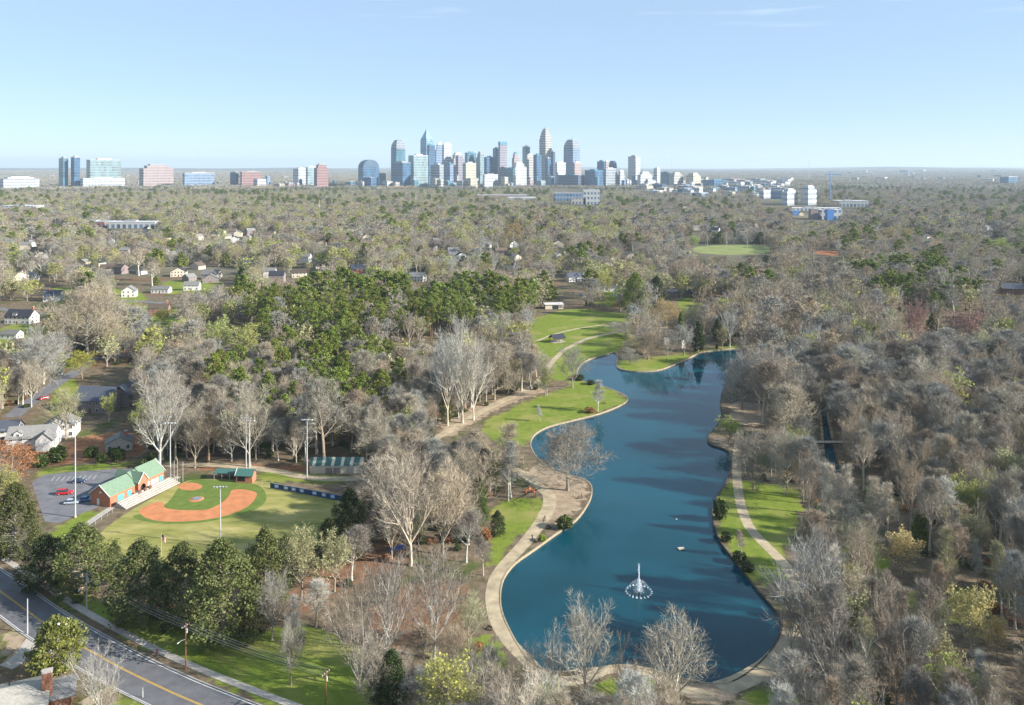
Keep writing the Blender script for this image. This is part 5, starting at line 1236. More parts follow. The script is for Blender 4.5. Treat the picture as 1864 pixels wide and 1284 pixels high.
def pine(seed, dens=1.0, needle=.55):
    """tall bare stem with a clumped irregular top; nominal 24 m"""
    s = Sk(seed); r = s.r; tp = s.line(Vector((0, 0, -.3)), Vector((0, 0, 1)), 22.5, 8, .03, .1)
    s.tr.tube(tp, [.34*(1-.8*i/8)+.02 for i in range(9)], 7); C = []; a = r.uniform(0, 6.28)
    for i in range(30):
        f = i/29; t = .42+.57*f; p, d = along(tp, min(t, .999)); a += 2.4+r.uniform(-.5, .5)
        L = (1.6+3.7*math.sin(PI*min(1, .22+.75*f)))*r.uniform(.55, 1.15)
        if f > .93: L *= .5
        d1 = Vector((math.cos(a), math.sin(a), r.uniform(.0, .45))).normalized(); bp = s.line(p, d1, L, 3, .1, .05)
        s.tr.tube(bp, [.07, .055, .04, .02], 3, cap=False)
        for tt in ((.62, 1.0) if r.random() < .75 else (1.0,)):
            c, _ = along(bp, tt*.999); rad = r.uniform(.75, 1.35); n = int(58*dens*rad*rad)
            q = NR.normal(size=(n, 3)); q /= np.linalg.norm(q, axis=1)[:, None]; q *= (NR.uniform(.35, 1, (n, 1))**.6)*rad*np.array([1.15, 1.15, .72]); C.append(q+np.array(c))
    V, Fq = leafquads(np.concatenate(C), needle, up=.5); return s.tr, (V, Fq, np.zeros(len(Fq), np.int32))

def dense(seed, shape, n=5200, leaf=.42, H=12.0, Wd=7.5):
    """evergreen clothed to the ground; shape cone / egg / round / column"""
    s = Sk(seed); r = s.r
    th = {'cone': .95, 'egg': .8, 'round': .7, 'column': .95}[shape]*H
    tp = s.line(Vector((0, 0, -.3)), Vector((0, 0, 1)), th, 6, .04, .1); s.tr.tube(tp, [.26*(1-.85*i/6)+.02 for i in range(7)], 7)
    def prof(h):
        if shape == 'cone': return (1-h)**.75*min(1, .55+h*3)
        if shape == 'egg': return math.sin(PI*min(1, (.12+.88*h)**.75))**.75
        if shape == 'round': return math.sqrt(max(0, 1-((h-.5)/.5)**2))
        return min(1, (1-h)*2.6)**.6*min(1, .6+h*3)
    C = []; nb = 90
    for i in range(nb):
        h = (i+.5)/nb; h = h**.9; a = i*2.399+r.uniform(-.5, .5); rr = Wd/2*prof(h)*r.uniform(.6, 1.22)
        c = np.array([math.cos(a)*rr*.78, math.sin(a)*rr*.78, (.04+.95*h)*H+r.uniform(-.3, .3)])
        rad = (.095*Wd+.2*rr*.5)*r.uniform(.55, 1.35); k = n//nb
        q = NR.normal(size=(k, 3)); q /= np.linalg.norm(q, axis=1)[:, None]; q *= NR.uniform(.45, 1, (k, 1))*rad*np.array([1, 1, .85]); q += c; q[:, 2] = np.maximum(q[:, 2], .1); C.append(q)
        if rr > 1: s.tr.tube([along(tp, min(.97, max(0.05, c[2]/th*.8)))[0], Vector(c)], [.05, .02], 3, cap=False)
    V, Fq = leafquads(np.concatenate(C), leaf, up=.3); return s.tr, (V, Fq, np.zeros(len(Fq), np.int32))

class Proto:
    def __init__(s, name, tr, crown, tmat, cmats, loose='crown'):
        V, Fq, mi = crown; s.name = name; s.trv = tr
        s.trunk = tr.mesh(name+'_trunk', tmat); s.crown = np_mesh(name+'_crown', V, Fq, cmats[:max(1, int(mi.max())+1)], mi)
        al = np.concatenate([np.array(tr.v, np.float32), V]); s.h = float(np.percentile(V[:, 2], 99.6)); rr = np.hypot(V[:, 0], V[:, 1]); s.w = 2*float(np.percentile(rr, 96)); s.raw = (np.array(tr.v), tr.f, V, Fq, mi, tmat, cmats)
PR = {}
def addp(key, *a): PR.setdefault(key, []).append(Proto(key, *a))
for i in range(2): addp('oak', *bare(100+i, 'oak', 1.35), BARK['trunk'], [BARK['grey']])
for i in range(3): addp('vase', *bare(200+i, 'vase'), BARK['trunk'], [BARK['tan']])
for i in range(4): addp('forest', *bare(300+i, 'forest', 1.2), BARK['trunk'], [BARK['grey']])
for i in range(2): addp('slender', *bare(400+i, 'slender', 1.0, .045), BARK['pale'], [BARK['pale']])
for i in range(2): addp('multi', *bare(500+i, 'multi', .95), BARK['pale'], [BARK['mauve']])
for i in range(2): addp('fan', *bare(600+i, 'fan', 1.0), BARK['pale'], [BARK['grey']])
for i in range(2): addp('budding', *bare(700+i, 'vase', .85, .05, 5200, .42), BARK['trunk'], [BARK['olive'], LEAF['bud']])
addp('leafy', *bare(720, 'oak', .8, .05, 8500, .5), BARK['trunk'], [BARK['brown'], LEAF['gold']])
for i in range(3): addp('pine', *pine(800+i), BARK['pinebark'], [LEAF['pine']])
for i in range(3): addp('cedar', *dense(900+i, 'egg', 13000, .25, 12, 8.4), BARK['trunk'], [LEAF['cedar']])
addp('conifer', *dense(930, 'cone', 4500, .40, 12, 5.5), BARK['trunk'], [LEAF['darkgreen']])
addp('magnolia', *dense(940, 'round', 9000, .36, 9, 8.5), BARK['trunk'], [LEAF['magnolia']])
addp('bush', *dense(950, 'round', 1500, .32, 2.4, 3.2), BARK['trunk'], [LEAF['shrub']])

# the colour of each copy goes on the object, so meshes are shared
def put_tree(key, loc, h, w, label, cat, group=None, twig=None, leaf=None, rz=None, k=None, name='bare_tree', trunk_m=None):
    p = PR[key][R.randrange(len(PR[key])) if k is None else k % len(PR[key])]
    sz = h/p.h; sx = (w/p.w) if w else sz
    root = empty(name, (loc[0], loc[1], loc[2] if len(loc) > 2 else 0), R.uniform(0, 6.28) if rz is None else rz, label, cat, group, (sx, sx, sz))
    t = link('trunk', p.trunk, root); c = link('crown', p.crown, root)
    if trunk_m:
        t.material_slots[0].link = 'OBJECT'; t.material_slots[0].material = trunk_m
    if twig:
        c.material_slots[0].link = 'OBJECT'; c.material_slots[0].material = twig
    if leaf:
        i = len(c.material_slots)-1; c.material_slots[i].link = 'OBJECT'; c.material_slots[i].material = leaf
    return root
def hero(key, u, v, vt, wpx, label, cat='bare tree', twig=None, leaf=None, name='bare_tree', group=None, k=None, trunk_m=None, rz=None):
    x, y = gp(u, v); h = (v-vt)/(v-HZ)*CAMH; w = wpx/F*y
    OCC.append((x, y, w*.42))
    if any(w_ in label for w_ in ('yellow', 'pale-stemmed', 'red-budded', 'lime', 'golden', 'sycamore', 'pointed', 'pale green')): a_, b_ = vt+.08*(v-vt), vt+.45*(v-vt); VIEW.append([(u-wpx*.3, a_), (u+wpx*.3, a_), (u+wpx*.36, b_), (u-wpx*.36, b_)])
    return put_tree(key, (x, y), h, w, label, cat, group, twig, leaf, rz, k, name, trunk_m)
# ------------------------------------------------------------------ the trees one can point at
B, Lf = BARK, LEAF
hero('oak', 1033, 893, 768, 152, 'broad round bare oak standing alone on the trodden spit at the lake edge', twig=B['grey'], k=0)
hero('slender', 930, 906, 772, 62, 'tall thin bare tree beside the lakeside path left of the round oak', twig=B['tan'], k=0)
hero('slender', 925, 912, 800, 40, 'short thin bare tree at the foot of the tall thin tree by the path', twig=B['grey'], k=1)
hero('vase', 1066, 1296, 1095, 126, 'tan upright bare tree at the near lake shore left of the fountain', twig=B['tan'], trunk_m=B['pale'], k=0)
hero('vase', 1217, 1312, 1118, 172, 'wide fan-crowned tan bare tree at the near lake shore right of the fountain', twig=B['tan'], trunk_m=B['pale'], k=1)
hero('multi', 1003, 1262, 1150, 90, 'low many-stemmed bare tree leaning over the lake beside the curved path', twig=B['grey'], k=0)
hero('multi', 930, 1278, 1170, 110, 'straggling bare tree beside the path at its lowest bend', twig=B['tan'], k=1)
hero('multi', 1140, 1296, 1170, 80, 'brownish low bare tree between the two tan shore trees', twig=B['brown'], k=0)
hero('fan', 700, 1240, 1010, 150, 'white-limbed bare sycamore spreading above the mulch left of the lake path', twig=B['mauve'], trunk_m=B['pale'], k=0)
hero('fan', 790, 1200, 985, 140, 'tall mauve-twigged bare sycamore beside the inside bend of the lake path', twig=B['mauve'], trunk_m=B['pale'], k=1)
hero('multi', 655, 1255, 1045, 130, 'white leaning bare sycamore at the edge of the roadside lawn', twig=B['mauve'], trunk_m=B['pale'], k=1)
hero('fan', 748, 1030, 812, 165, 'very large bare tree with pale trunk between the ball field and the lake path', twig=B['grey'], trunk_m=B['pale'], k=0)
hero('vase', 806, 1010, 840, 120, 'tall bare tree right behind the very large pale-trunked tree', twig=B['tan'])
hero('vase', 860, 960, 810, 110, 'rounded tan bare tree just left of the thin trees by the path', twig=B['tan'])
hero('forest', 690, 965, 830, 90, 'bare grey tree beside the right end of the blue banner fence', twig=B['grey'])
hero('vase', 530, 1247, 1128, 62, 'small tan bare tree alone on the roadside lawn', twig=B['tan'], k=2)
hero('vase', 495, 1165, 1040, 70, 'thin grey bare tree at the foot of the cedar row', twig=B['mauve'], k=0)
hero('vase', 780, 1310, 1212, 105, 'low rounded bare tree cut by the bottom edge near the dark bush', twig=B['grey'], k=1)
hero('multi', 860, 1300, 1165, 100, 'grey spreading bare tree below the lowest bend of the path', twig=B['grey'], k=0)
hero('budding', 548, 1092, 963, 84, 'pale green budding tree at the right end of the cedar row', 'budding tree', leaf=Lf['palebud'], twig=B['olive'], name='budding_tree', k=0)
hero('multi', 185, 1300, 1165, 110, 'grey many-stemmed bare tree beside the road next to the glossy evergreen', twig=B['grey'], k=1)
hero('magnolia', 102, 1228, 1128, 94, 'glossy round evergreen covering the road edge beside the brick chimney', 'evergreen tree', name='evergreen_tree')
hero('cedar', 712, 1296, 1184, 74, 'dark dense evergreen bush-tree at the bottom edge', 'evergreen tree', leaf=Lf['darkgreen'], name='evergreen_tree')
for i, (u, v, vt, w, lf, lb) in enumerate([
  (28, 1015, 880, 90, 'cedar', 'tall evergreen at the left edge beside the parking lot'),
  (82, 1070, 975, 96, 'darkgreen', 'dark evergreen above the road, second from the left edge'),
  (148, 1078, 955, 112, 'cedar', 'broad evergreen below the corner of the outfield, left of the gap'),
  (208, 1060, 985, 34, 'cedar', 'narrow evergreen at the left side of the gap in the row'),
  (255, 1132, 985, 118, 'cedar', 'large leaning evergreen right of the gap in the row'),
  (332, 1140, 990, 100, 'cedar', 'ragged evergreen in the middle of the row below the outfield'),
  (405, 1172, 984, 138, 'cedar', 'biggest olive evergreen of the row, under the near light pole'),
  (482, 1105, 962, 84, 'cedar', 'evergreen just right of the near light pole'),
  (455, 1165, 1090, 60, 'cedar', 'low evergreen at the right foot of the biggest evergreen'),
  (598, 1030, 945, 54, 'darkgreen', 'dark evergreen between the pale budding tree and the darkest one'),
  (636, 1015, 890, 74, 'darkgreen', 'darkest tall evergreen at the right corner of the outfield'),
  (520, 1050, 975, 50, 'cedar', 'dusky evergreen half hidden behind the pale budding tree')]):
    hero('cedar', u, v, vt, w, lb, 'evergreen tree', leaf=Lf[lf], name='evergreen_tree', group='evergreens along the outfield', k=i)
# right bank and wood
hero('fan', 1470, 1200, 985, 165, 'large pale bare tree over the lower right bend of the shore path', twig=B['grey'], trunk_m=B['trunk'], k=1)
hero('vase', 1560, 1180, 1030, 120, 'tan bare tree right of the large pale shore tree', twig=B['tan'])
hero('multi', 1440, 1180, 1060, 95, 'leaning bare tree dipping its twigs over the lower right water', twig=B['grey'], k=1)
hero('multi', 1530, 1300, 1120, 150, 'twisted bare tree in shade at the lower right of the lake', twig=B['mauve'], k=0)
hero('multi', 1640, 1312, 1110, 150, 'wide many-stemmed bare tree at the bottom right', twig=B['mauve'], k=1)
hero('vase', 1790, 1330, 1215, 130, 'low olive-grey bare tree cut by the bottom right edge', twig=B['tan'], k=2)
hero('budding', 1642, 1050, 965, 72, 'round yellow blossoming tree in the grey wood', 'budding tree', leaf=Lf['yellowbud'], twig=B['yellow'], name='budding_tree', k=0)
hero('budding', 1768, 1195, 1058, 84, 'tall yellow-tipped tree with pale trunk at the lower right', 'budding tree', leaf=Lf['yellowbud'], twig=B['yellow'], name='budding_tree', k=1, trunk_m=B['pale'])
hero('budding', 1815, 1200, 1120, 44, 'small yellow-tipped tree beside the tall yellow-tipped one', 'budding tree', leaf=Lf['yellowbud'], twig=B['yellow'], name='budding_tree', k=0)
hero('bush', 1700, 1142, 1102, 28, 'bright lime shrub among the grey trees at the lower right', 'shrub', leaf=Lf['lime'], name='shrub')
for u, v, vt, w, lb in [(1512, 985, 840, 46, 'first'), (1548, 995, 850, 50, 'second'), (1588, 1000, 868, 46, 'third'), (1618, 985, 880, 42, 'fourth')]:
    hero('slender', u, v, vt, w, f'slim pale-stemmed tree, {lb} from the left in the pale row behind the right lawn', twig=B['pale'], group='slim pale trees behind the right lawn')
hero('conifer', 1578, 950, 890, 22, 'thin green conifer among the slim pale trees', 'evergreen tree', leaf=Lf['shrub'], name='evergreen_tree')
hero('conifer', 1675, 985, 925, 30, 'bright green conifer beyond the round yellow tree', 'evergreen tree', leaf=Lf['pine'], name='evergreen_tree')
hero('oak', 1372, 892, 778, 80, 'round grey bare tree at the upper end of the shore path', twig=B['grey'], k=1)
hero('oak', 1432, 900, 782, 86, 'round tan bare tree beside the upper end of the shore path', twig=B['tan'], k=0)
hero('oak', 1350, 745, 645, 84, 'bare oak on the pale earth beside the far right water', twig=B['grey'], k=0)
hero('oak', 1395, 748, 628, 92, 'larger bare oak on the pale earth right of the far water', twig=B['mauve'], k=1)
hero('oak', 1440, 735, 650, 80, 'bare tree between the pale earth and the creek', twig=B['tan'], k=0)
hero('vase', 1335, 725, 665, 42, 'small bare tree right at the water edge beyond the lime willow', twig=B['grey'])
hero('budding', 1326, 810, 760, 52, 'bright lime willow on the little point of the right shore', 'budding tree', leaf=Lf['lime'], twig=B['olive'], name='willow_tree', k=1)
hero('bush', 1310, 945, 908, 26, 'dark round shrub at the water edge below the right lawn', 'shrub', leaf=Lf['darkgreen'], name='shrub')
for u, v, w in [(1322, 985, 22), (1345, 1022, 26), (1360, 1040, 24)]:
    hero('bush', u, v, v-18, w, 'dark low shrub on the right bank of the near lake', 'shrub', leaf=Lf['ivy'], name='shrub', group='shrubs on the right bank')
hero('slender', 1350, 1010, 965, 22, 'young thin tree on the right lawn beside the path', twig=B['mauve'])
hero('bush', 1027, 962, 938, 28, 'green round shrub on the spit between path and water', 'shrub', leaf=Lf['shrub'], name='shrub')
hero('bush', 988, 985, 974, 14, 'small bright green shrub where the spit meets the path', 'shrub', leaf=Lf['lime'], name='shrub')
hero('cedar', 906, 975, 930, 30, 'dark evergreen beside the path lawn', 'evergreen tree', leaf=Lf['darkgreen'], name='evergreen_tree')
hero('bush', 884, 982, 962, 22, 'rusty shrub left of the path lawn', 'shrub', leaf=Lf['rustleaf'], name='shrub')
hero('cedar', 872, 960, 868, 34, 'yellowish green narrow evergreen left of the path lawn', 'evergreen tree', leaf=Lf['shrub'], name='evergreen_tree')
# lake lawn and island
hero('slender', 1088, 750, 692, 26, 'small pale bare tree on the far lake lawn', twig=B['pale'], trunk_m=B['pale'])
hero('bush', 1073, 751, 742, 22, 'brown round shrub on the far lake lawn', 'shrub', leaf=Lf['rustleaf'], name='shrub')
hero('bush', 1055, 692, 682, 20, 'dark shrub at the water corner of the far lake lawn', 'shrub', leaf=Lf['darkgreen'], name='shrub')
hero('bush', 1075, 700, 692, 16, 'low dark shrub beside the water corner shrub', 'shrub', leaf=Lf['darkgreen'], name='shrub')
hero('slender', 983, 768, 738, 14, 'sapling in the middle of the far lake lawn', twig=B['pale'])
hero('vase', 1042, 706, 630, 60, 'bare tree at the head of the far lake lawn beside the water', twig=B['grey'])
hero('vase', 995, 720, 640, 56, 'tan bare tree where the park path enters the trees', twig=B['tan'])
hero('budding', 993, 722, 668, 34, 'yellowish small tree beside the park path', 'budding tree', leaf=Lf['bud'], name='budding_tree')
hero('oak', 900, 728, 628, 92, 'dense tan bare tree above the park path', twig=B['tan'], k=1)
hero('oak', 1147, 664, 632, 38, 'low bare tree at the tip of the island', twig=B['tan'], k=0)
hero('oak', 1180, 655, 598, 62, 'dark round bare tree on the island', twig=B['brown'], k=1)
hero('oak', 1160, 640, 610, 56, 'greenish bare tree at the back of the island', twig=B['olive'], k=0)
hero('vase', 1215, 655, 595, 48, 'grey bare tree on the island in front of the monument', twig=B['mauve'])
hero('vase', 1245, 648, 590, 46, 'bare tree on the island beside the pointed conifer', twig=B['grey'])
hero('conifer', 1271, 640, 585, 24, 'pointed dark conifer at the right end of the island', 'evergreen tree', leaf=Lf['darkgreen'], name='evergreen_tree')
hero('conifer', 1240, 622, 568, 18, 'thin conifer behind the island', 'evergreen tree', leaf=Lf['pine'], name='evergreen_tree')
hero('leafy', 1213, 595, 543, 56, 'round golden-leaved tree behind the island', 'leafy tree', leaf=Lf['gold'], name='golden_tree')
hero('cedar', 1157, 577, 497, 50, 'big dark green tree beyond the upper meadow', 'evergreen tree', leaf=Lf['pine'], name='evergreen_tree', k=0)
hero('cedar', 1195, 560, 503, 34, 'slimmer dark green tree beside the big one beyond the meadow', 'evergreen tree', leaf=Lf['darkgreen'], name='evergreen_tree', k=1)
hero('budding', 1097, 545, 490, 36, 'light green tree beyond the upper meadow', 'budding tree', leaf=Lf['bud'], name='budding_tree')
hero('oak', 1130, 566, 545, 36, 'low pinkish bare tree on the upper meadow edge', twig=B['rust'], k=0)
hero('oak', 1140, 612, 584, 70, 'low wide grey bare tree over the meadow path end', twig=B['mauve'], k=1)
# white trees and others in the middle
for u, v, vt, w, lb in [(815, 775, 600, 62, 'left'), (842, 770, 575, 72, 'middle'), (862, 765, 612, 56, 'right')]:
    hero('fan', u, v, vt, w*1.25, f'tall white-stemmed bare tree above the park path, {lb} one of the three', twig=B['pale'], trunk_m=B['pale'], group='white-stemmed trees above the park path')
hero('fan', 290, 855, 668, 118, 'tall pale-limbed bare tree fanning out behind the brick pavilion', twig=B['grey'], trunk_m=B['pale'], k=1)
hero('vase', 355, 852, 742, 70, 'grey bare tree right of the pale fan tree behind the ball field', twig=B['grey'])
hero('vase', 455, 850, 700, 90, 'rounded tan bare tree behind the twin light poles', twig=B['tan'])
hero('forest', 590, 845, 690, 84, 'tan bare tree behind the green-striped shed', twig=B['tan'])
hero('leafy', 22, 880, 800, 88, 'round rusty orange tree at the left edge beside the parking lot', 'leafy tree', leaf=Lf['rustleaf'], twig=B['rust'], name='rust_tree')
hero('vase', 120, 800, 705, 66, 'yellowish grey bare tree in front of the slate-roofed house', twig=B['olive'])
hero('budding', 198, 768, 715, 28, 'slim light green tree against the slate-roofed house', 'budding tree', leaf=Lf['bud'], name='budding_tree')
hero('budding', 150, 690, 636, 50, 'bright yellow-green tree at the end of the side street', 'budding tree', leaf=Lf['lime'], twig=B['yellow'], name='budding_tree')
hero('oak', 160, 655, 515, 160, 'huge wide bare tree beside the black-roofed house', twig=B['tan'], k=0)
hero('oak', 65, 715, 600, 110, 'wide grey bare tree above the side street', twig=B['grey'], k=1)
hero('budding', 395, 660, 575, 56, 'yellow-green budding tree left of the pines', 'budding tree', leaf=Lf['bud'], name='budding_tree')
hero('budding', 448, 668, 590, 64, 'broad pale yellow budding tree left of the pines', 'budding tree', leaf=Lf['bud'], name='budding_tree')
hero('budding', 300, 590, 560, 36, 'small lime tree beside the brown brick house', 'budding tree', leaf=Lf['lime'], name='budding_tree')
hero('leafy', 935, 455, 400, 44, 'golden yellow tree standing above the far wood', 'leafy tree', leaf=Lf['gold'], name='golden_tree')
hero('budding', 1815, 465, 432, 44, 'lime green tree far away at the right edge', 'budding tree', leaf=Lf['lime'], name='budding_tree')
hero('budding', 1262, 455, 428, 22, 'small lime tree at the end of the far sports field', 'budding tree', leaf=Lf['lime'], name='budding_tree')
hero('budding', 1615, 440, 412, 30, 'left of two yellow trees far off beyond the right wood', 'budding tree', leaf=Lf['gold'], name='budding_tree')
hero('budding', 1650, 440, 414, 30, 'right of two yellow trees far off beyond the right wood', 'budding tree', leaf=Lf['gold'], name='budding_tree')
for u, v, vt, w, lb in [(1670, 655, 545, 40, 'upright red-budded tree in the middle of the right wood'), (1760, 630, 562, 70, 'spreading red-budded tree right of the upright one')]:
    hero('budding', u, v, vt, w, lb, 'budding tree', leaf=Lf['redbud'], twig=B['red'], name='red_tree')
for u, v, vt, w, lb in [(1450, 745, 700, 34, 'yellow-green small tree beside the creek'), (1500, 720, 682, 30, 'green shrubby tree at the head of the creek')]:
    hero('budding', u, v, vt, w, lb, 'budding tree', leaf=Lf['lime'], name='budding_tree')
hero('leafy', 183, 440, 425, 26, 'dark red tree far off among the left houses', 'leafy tree', leaf=Lf['redbud'], twig=B['red'], name='red_tree')
for u, v, w, q in [(75, 850, 26, 'leftmost green shrub'), (165, 832, 24, 'middle-sized green shrub left of the small pale-roofed house'), (215, 838, 26, 'green shrub in front of the small pale-roofed house'), (105, 840, 34, 'biggest green shrub below the white gabled house'), (275, 850, 30, 'rightmost green shrub beside the pale fan tree'), (185, 842, 20, 'small low green shrub nearest the lot'), (205, 830, 18, 'smallest green shrub against the house wall')]:
    hero('bush', u, v, v-w*.8, w, q+' above the parking lot', 'shrub', leaf=Lf['shrub'], name='shrub', group='shrubs above the parking lot')
# ------------------------------------------------------------------ the woods
CLEAR_PX = {   # what the photograph shows open between the trees: nothing may grow in front of it
 'lake': [(969,1206),(912,1110),(918,1040),(1048,947),(1077,900),(1064,860),(990,830),(968,800),(1048,764),(1143,726),(1084,699),(1050,680),(1076,653),(1120,640),(1124,667),(1173,676),(1277,641),(1330,640),(1312,712),(1311,750),(1286,800),(1330,830),(1318,880),(1297,925),(1310,984),(1361,1051),(1411,1110),(1412,1169),(1362,1223),(1300,1244),(1190,1215),(1070,1217)],
 'spitlawn': [(885,800),(905,757),(960,735),(1010,715),(1060,695),(1143,728),(1048,764),(965,800)],
 'pathlawn': [(925,905),(985,905),(1000,960),(950,1010),(912,1050),(895,1085),(905,1120),(930,1165),(960,1205),(935,1210),(900,1160),(878,1080),(895,1030),(925,990)],
 'spit': [(950,855),(1060,865),(1080,890),(1060,930),(1000,975),(975,970),(995,925),(985,895)],
 'meadow': [(975,600),(985,572),(1048,560),(1110,565),(1140,578),(1130,640),(1076,650),(1045,685),(1020,660),(1060,622),(1000,628)],
 'path1': [(790,775),(872,742),(960,705),(968,715),(885,765),(800,800)],
 'rightlawn': [(1314,894),(1333,845),(1350,845),(1353,880),(1440,898),(1455,910),(1440,965),(1412,1000),(1420,1030),(1390,1045),(1369,1055),(1314,980),(1306,949)],
 'rightpath': [(1395,1160),(1430,1155),(1420,1190),(1370,1240),(1330,1262),(1300,1255),(1360,1224)],
 'beach': [(1330,735),(1380,738),(1385,765),(1335,775)],
 'field': [(75,860),(262,838),(420,842),(560,846),(560,830),(665,830),(665,862),(640,870),(612,905),(600,950),(480,980),(360,1010),(290,1010),(215,1000),(190,965),(110,985),(82,950),(55,885)],
 'road': [(0,1005),(80,1060),(180,1110),(330,1180),(420,1210),(520,1240),(600,1200),(640,1230),(560,1284),(300,1284),(0,1150)],
 'creek': [(1493,710),(1502,710),(1505,760),(1510,795),(1548,803),(1548,811),(1485,811),(1485,803),(1497,795)],
 'house1': [(0,545),(80,545),(75,600),(0,612)], 'house2': [(140,665),(235,662),(240,720),(190,762),(130,745)], 'house3': [(0,745),(135,745),(140,825),(0,825)],
 'earth': [(135,790),(262,780),(262,830),(110,838)], 'street': [(60,722),(130,672),(150,672),(90,730)], 'house4': [(262,545),(318,545),(312,578),(262,578)],
 'house5': [(215,505),(260,505),(255,542),(215,542)], 'house6': [(300,484),(430,484),(425,512),(300,512)], 'house7': [(75,512),(122,512),(122,552),(75,552)],
 'farfield': [(1262,447),(1400,446),(1400,461),(1262,463)], 'clayfield': [(1478,456),(1530,456),(1530,465),(1478,465)], 'hall': [(988,545),(1030,545),(1030,566),(988,566)],
 'monument': [(1205,610),(1250,610),(1250,640),(1205,640)], 'farroofs': [(1010,500),(1060,500),(1060,520),(1010,520)],
 'island': [(1125,655),(1200,655),(1265,640),(1265,650),(1209,671),(1130,675)],
 'deck': [(1440,376),(1534,376),(1534,400),(1440,400)], 'hospital': [(1384,336),(1495,336),(1495,376),(1384,376)], 'longwhite': [(190,400),(285,400),(285,416),(190,416)],
 'cedars': [(0,920),(60,900),(120,985),(200,985),(300,1000),(420,1000),(520,985),(520,1090),(470,1165),(240,1140),(100,1070),(0,1000)], 'corner': [(0,1185),(95,1190),(95,1284),(0,1284)],
 'whitestr': [(1005,340),(1095,340),(1095,372),(1005,372)], 'lowflat': [(1525,362),(1585,362),(1585,378),(1525,378)],
}
NOGROW = [LAKE, CREEK, POND]+[smooth(gpoly(q), True, 2) for q in (GRASS_PX[0], GRASS_PX[1], GRASS_PX[2], GRASS_PX[4], FIELD_PX)]
NOGROW += [gpoly(CLEAR_PX[k]) for k in ('field', 'road', 'house3', 'earth', 'street', 'beach', 'farfield', 'clayfield')]
CLEAR = [np.array(q, float) for q in CLEAR_PX.values()]+[np.array(q, float) for q in VIEW]
PINE_PX = [ # where pine crowns show
 ([(405,520),(520,488),(700,500),(770,492),(880,505),(985,512),(975,540),(900,575),(790,560),(720,580),(690,610),(560,600),(470,590),(420,560)], .40),
 ([(500,600),(720,600),(735,690),(640,720),(560,700),(500,760),(480,700)], .30), ([(370,640),(470,620),(480,690),(400,700)], .45),
 ([(1550,480),(1700,455),(1790,520),(1720,560),(1600,540)], .33), ([(260,430),(330,440),(320,520),(270,500)], .2), ([(1040,440),(1140,450),(1120,520),(1040,500)], .15)]
PINE_REG = [(np.array(p, float), f) for p, f in PINE_PX]
# occupied spots from houses etc. are appended to OCC by their builders before this runs
def tree_points():
    pts = []; Y = 128.0
    while Y < 3800:
        st = 6.9 if Y < 420 else (9.5 if Y < 700 else (12.0 if Y < 1600 else 14.5))
        n = int((.645*Y+22)/st)
        for i in range(-n, n+1): pts.append((i*st+NR.uniform(-.46, .46)*st, Y+NR.uniform(-.46, .46)*st))
        Y += st
    return np.array(pts)
TP = tree_points(); ok = np.ones(len(TP), bool)
near = TP[:, 1] < 1500
for q in NOGROW:
    ok[near] &= sdf(TP[near], q) < .8
for pl, w in ((YC, 11.5),):
    q = np.asarray(pl); d = np.full(len(TP), 1e9)
    for a in q: d = np.minimum(d, np.hypot(TP[:, 0]-a[0], TP[:, 1]-a[1]))
    ok &= d > w
OA = np.array(OCC)
sel = np.where(near & ok)[0]
for x, y, r_ in OCC:
    d = np.hypot(TP[sel, 0]-x, TP[sel, 1]-y); ok[sel[d < max(2.5, r_*.62)]] = False
TH = NR.normal(17.0, 3.2, len(TP)).clip(9, 25)             # heights
TU, TV = CU+F*TP[:, 0]/TP[:, 1], HZ+F*CAMH/TP[:, 1]
TH[(TU > 1420) & (TV > 640)] *= 1.06
TH[(TU < 900) & (TV > 900)] *= .8
TH *= np.interp(TP[:, 1], [400, 700, 1500, 2400, 3800], [1, 1.12, 1.05, .85, .6])
# pines: by where their crowns would show
kind = np.zeros(len(TP), int)        # 0 bare, 1 pine, 2 budding, 3 dark evergreen
PHT = NR.normal(23.5, 2.0, len(TP)).clip(18, 28); tv_p = HZ+F*(CAMH-PHT*.8)/TP[:, 1]
uv = np.c_[TU, tv_p]
for q, f in PINE_REG: kind[inside(uv, q) & (NR.random(len(TP)) < f)] = 1
rest = kind == 0; rr = NR.random(len(TP))
RWK = (TU > 1300) & (TV > 500)
lowfreq = np.sin(TP[:, 0]*.013+1)*np.sin(TP[:, 1]*.011+.3)+.6*np.sin(TP[:, 0]*.031+TP[:, 1]*.023)
left = TU < 1150
kind[rest & (rr < np.where(left, .11, .03)+.07*np.clip(lowfreq, 0, 2))] = 2
kind[rest & (TP[:, 1] > 430) & left & (NR.random(len(TP)) < .12+.12*np.clip(lowfreq, 0, 2))] = 2
kind[rest & (rr > np.where(TP[:, 1] < 420, .985, .955)-.03*np.clip(-lowfreq, 0, 2))] = 3
kind[(kind == 0) & RWK & (NR.random(len(TP)) < .05)] = 2
far_p = rest & (TP[:, 1] > 650) & (NR.random(len(TP)) < .012+.05*np.clip(np.sin(TP[:, 0]*.0061+2)*np.sin(TP[:, 1]*.0047), 0, 1)); kind[far_p] = 1
TH[kind == 1] = PHT[kind == 1]; TH[kind == 3] *= .72
TW = TH*np.where(kind == 1, .34, np.where(kind == 3, .55, NR.uniform(.46, .66, len(TP))))*np.interp(TP[:, 1], [400, 700, 1500], [1, 1.3, 1.5])
RW = (TU > 1380) & (TV > 540); up_ = RW & (TV < 860); ok &= ~(RW & (NR.random(len(TP)) < np.where(up_, .30, .10))); TW[RW & (kind == 0)] *= np.where(up_, 1.22, .82)[RW & (kind == 0)]; TH[up_ & (kind == 0)] *= 1.1
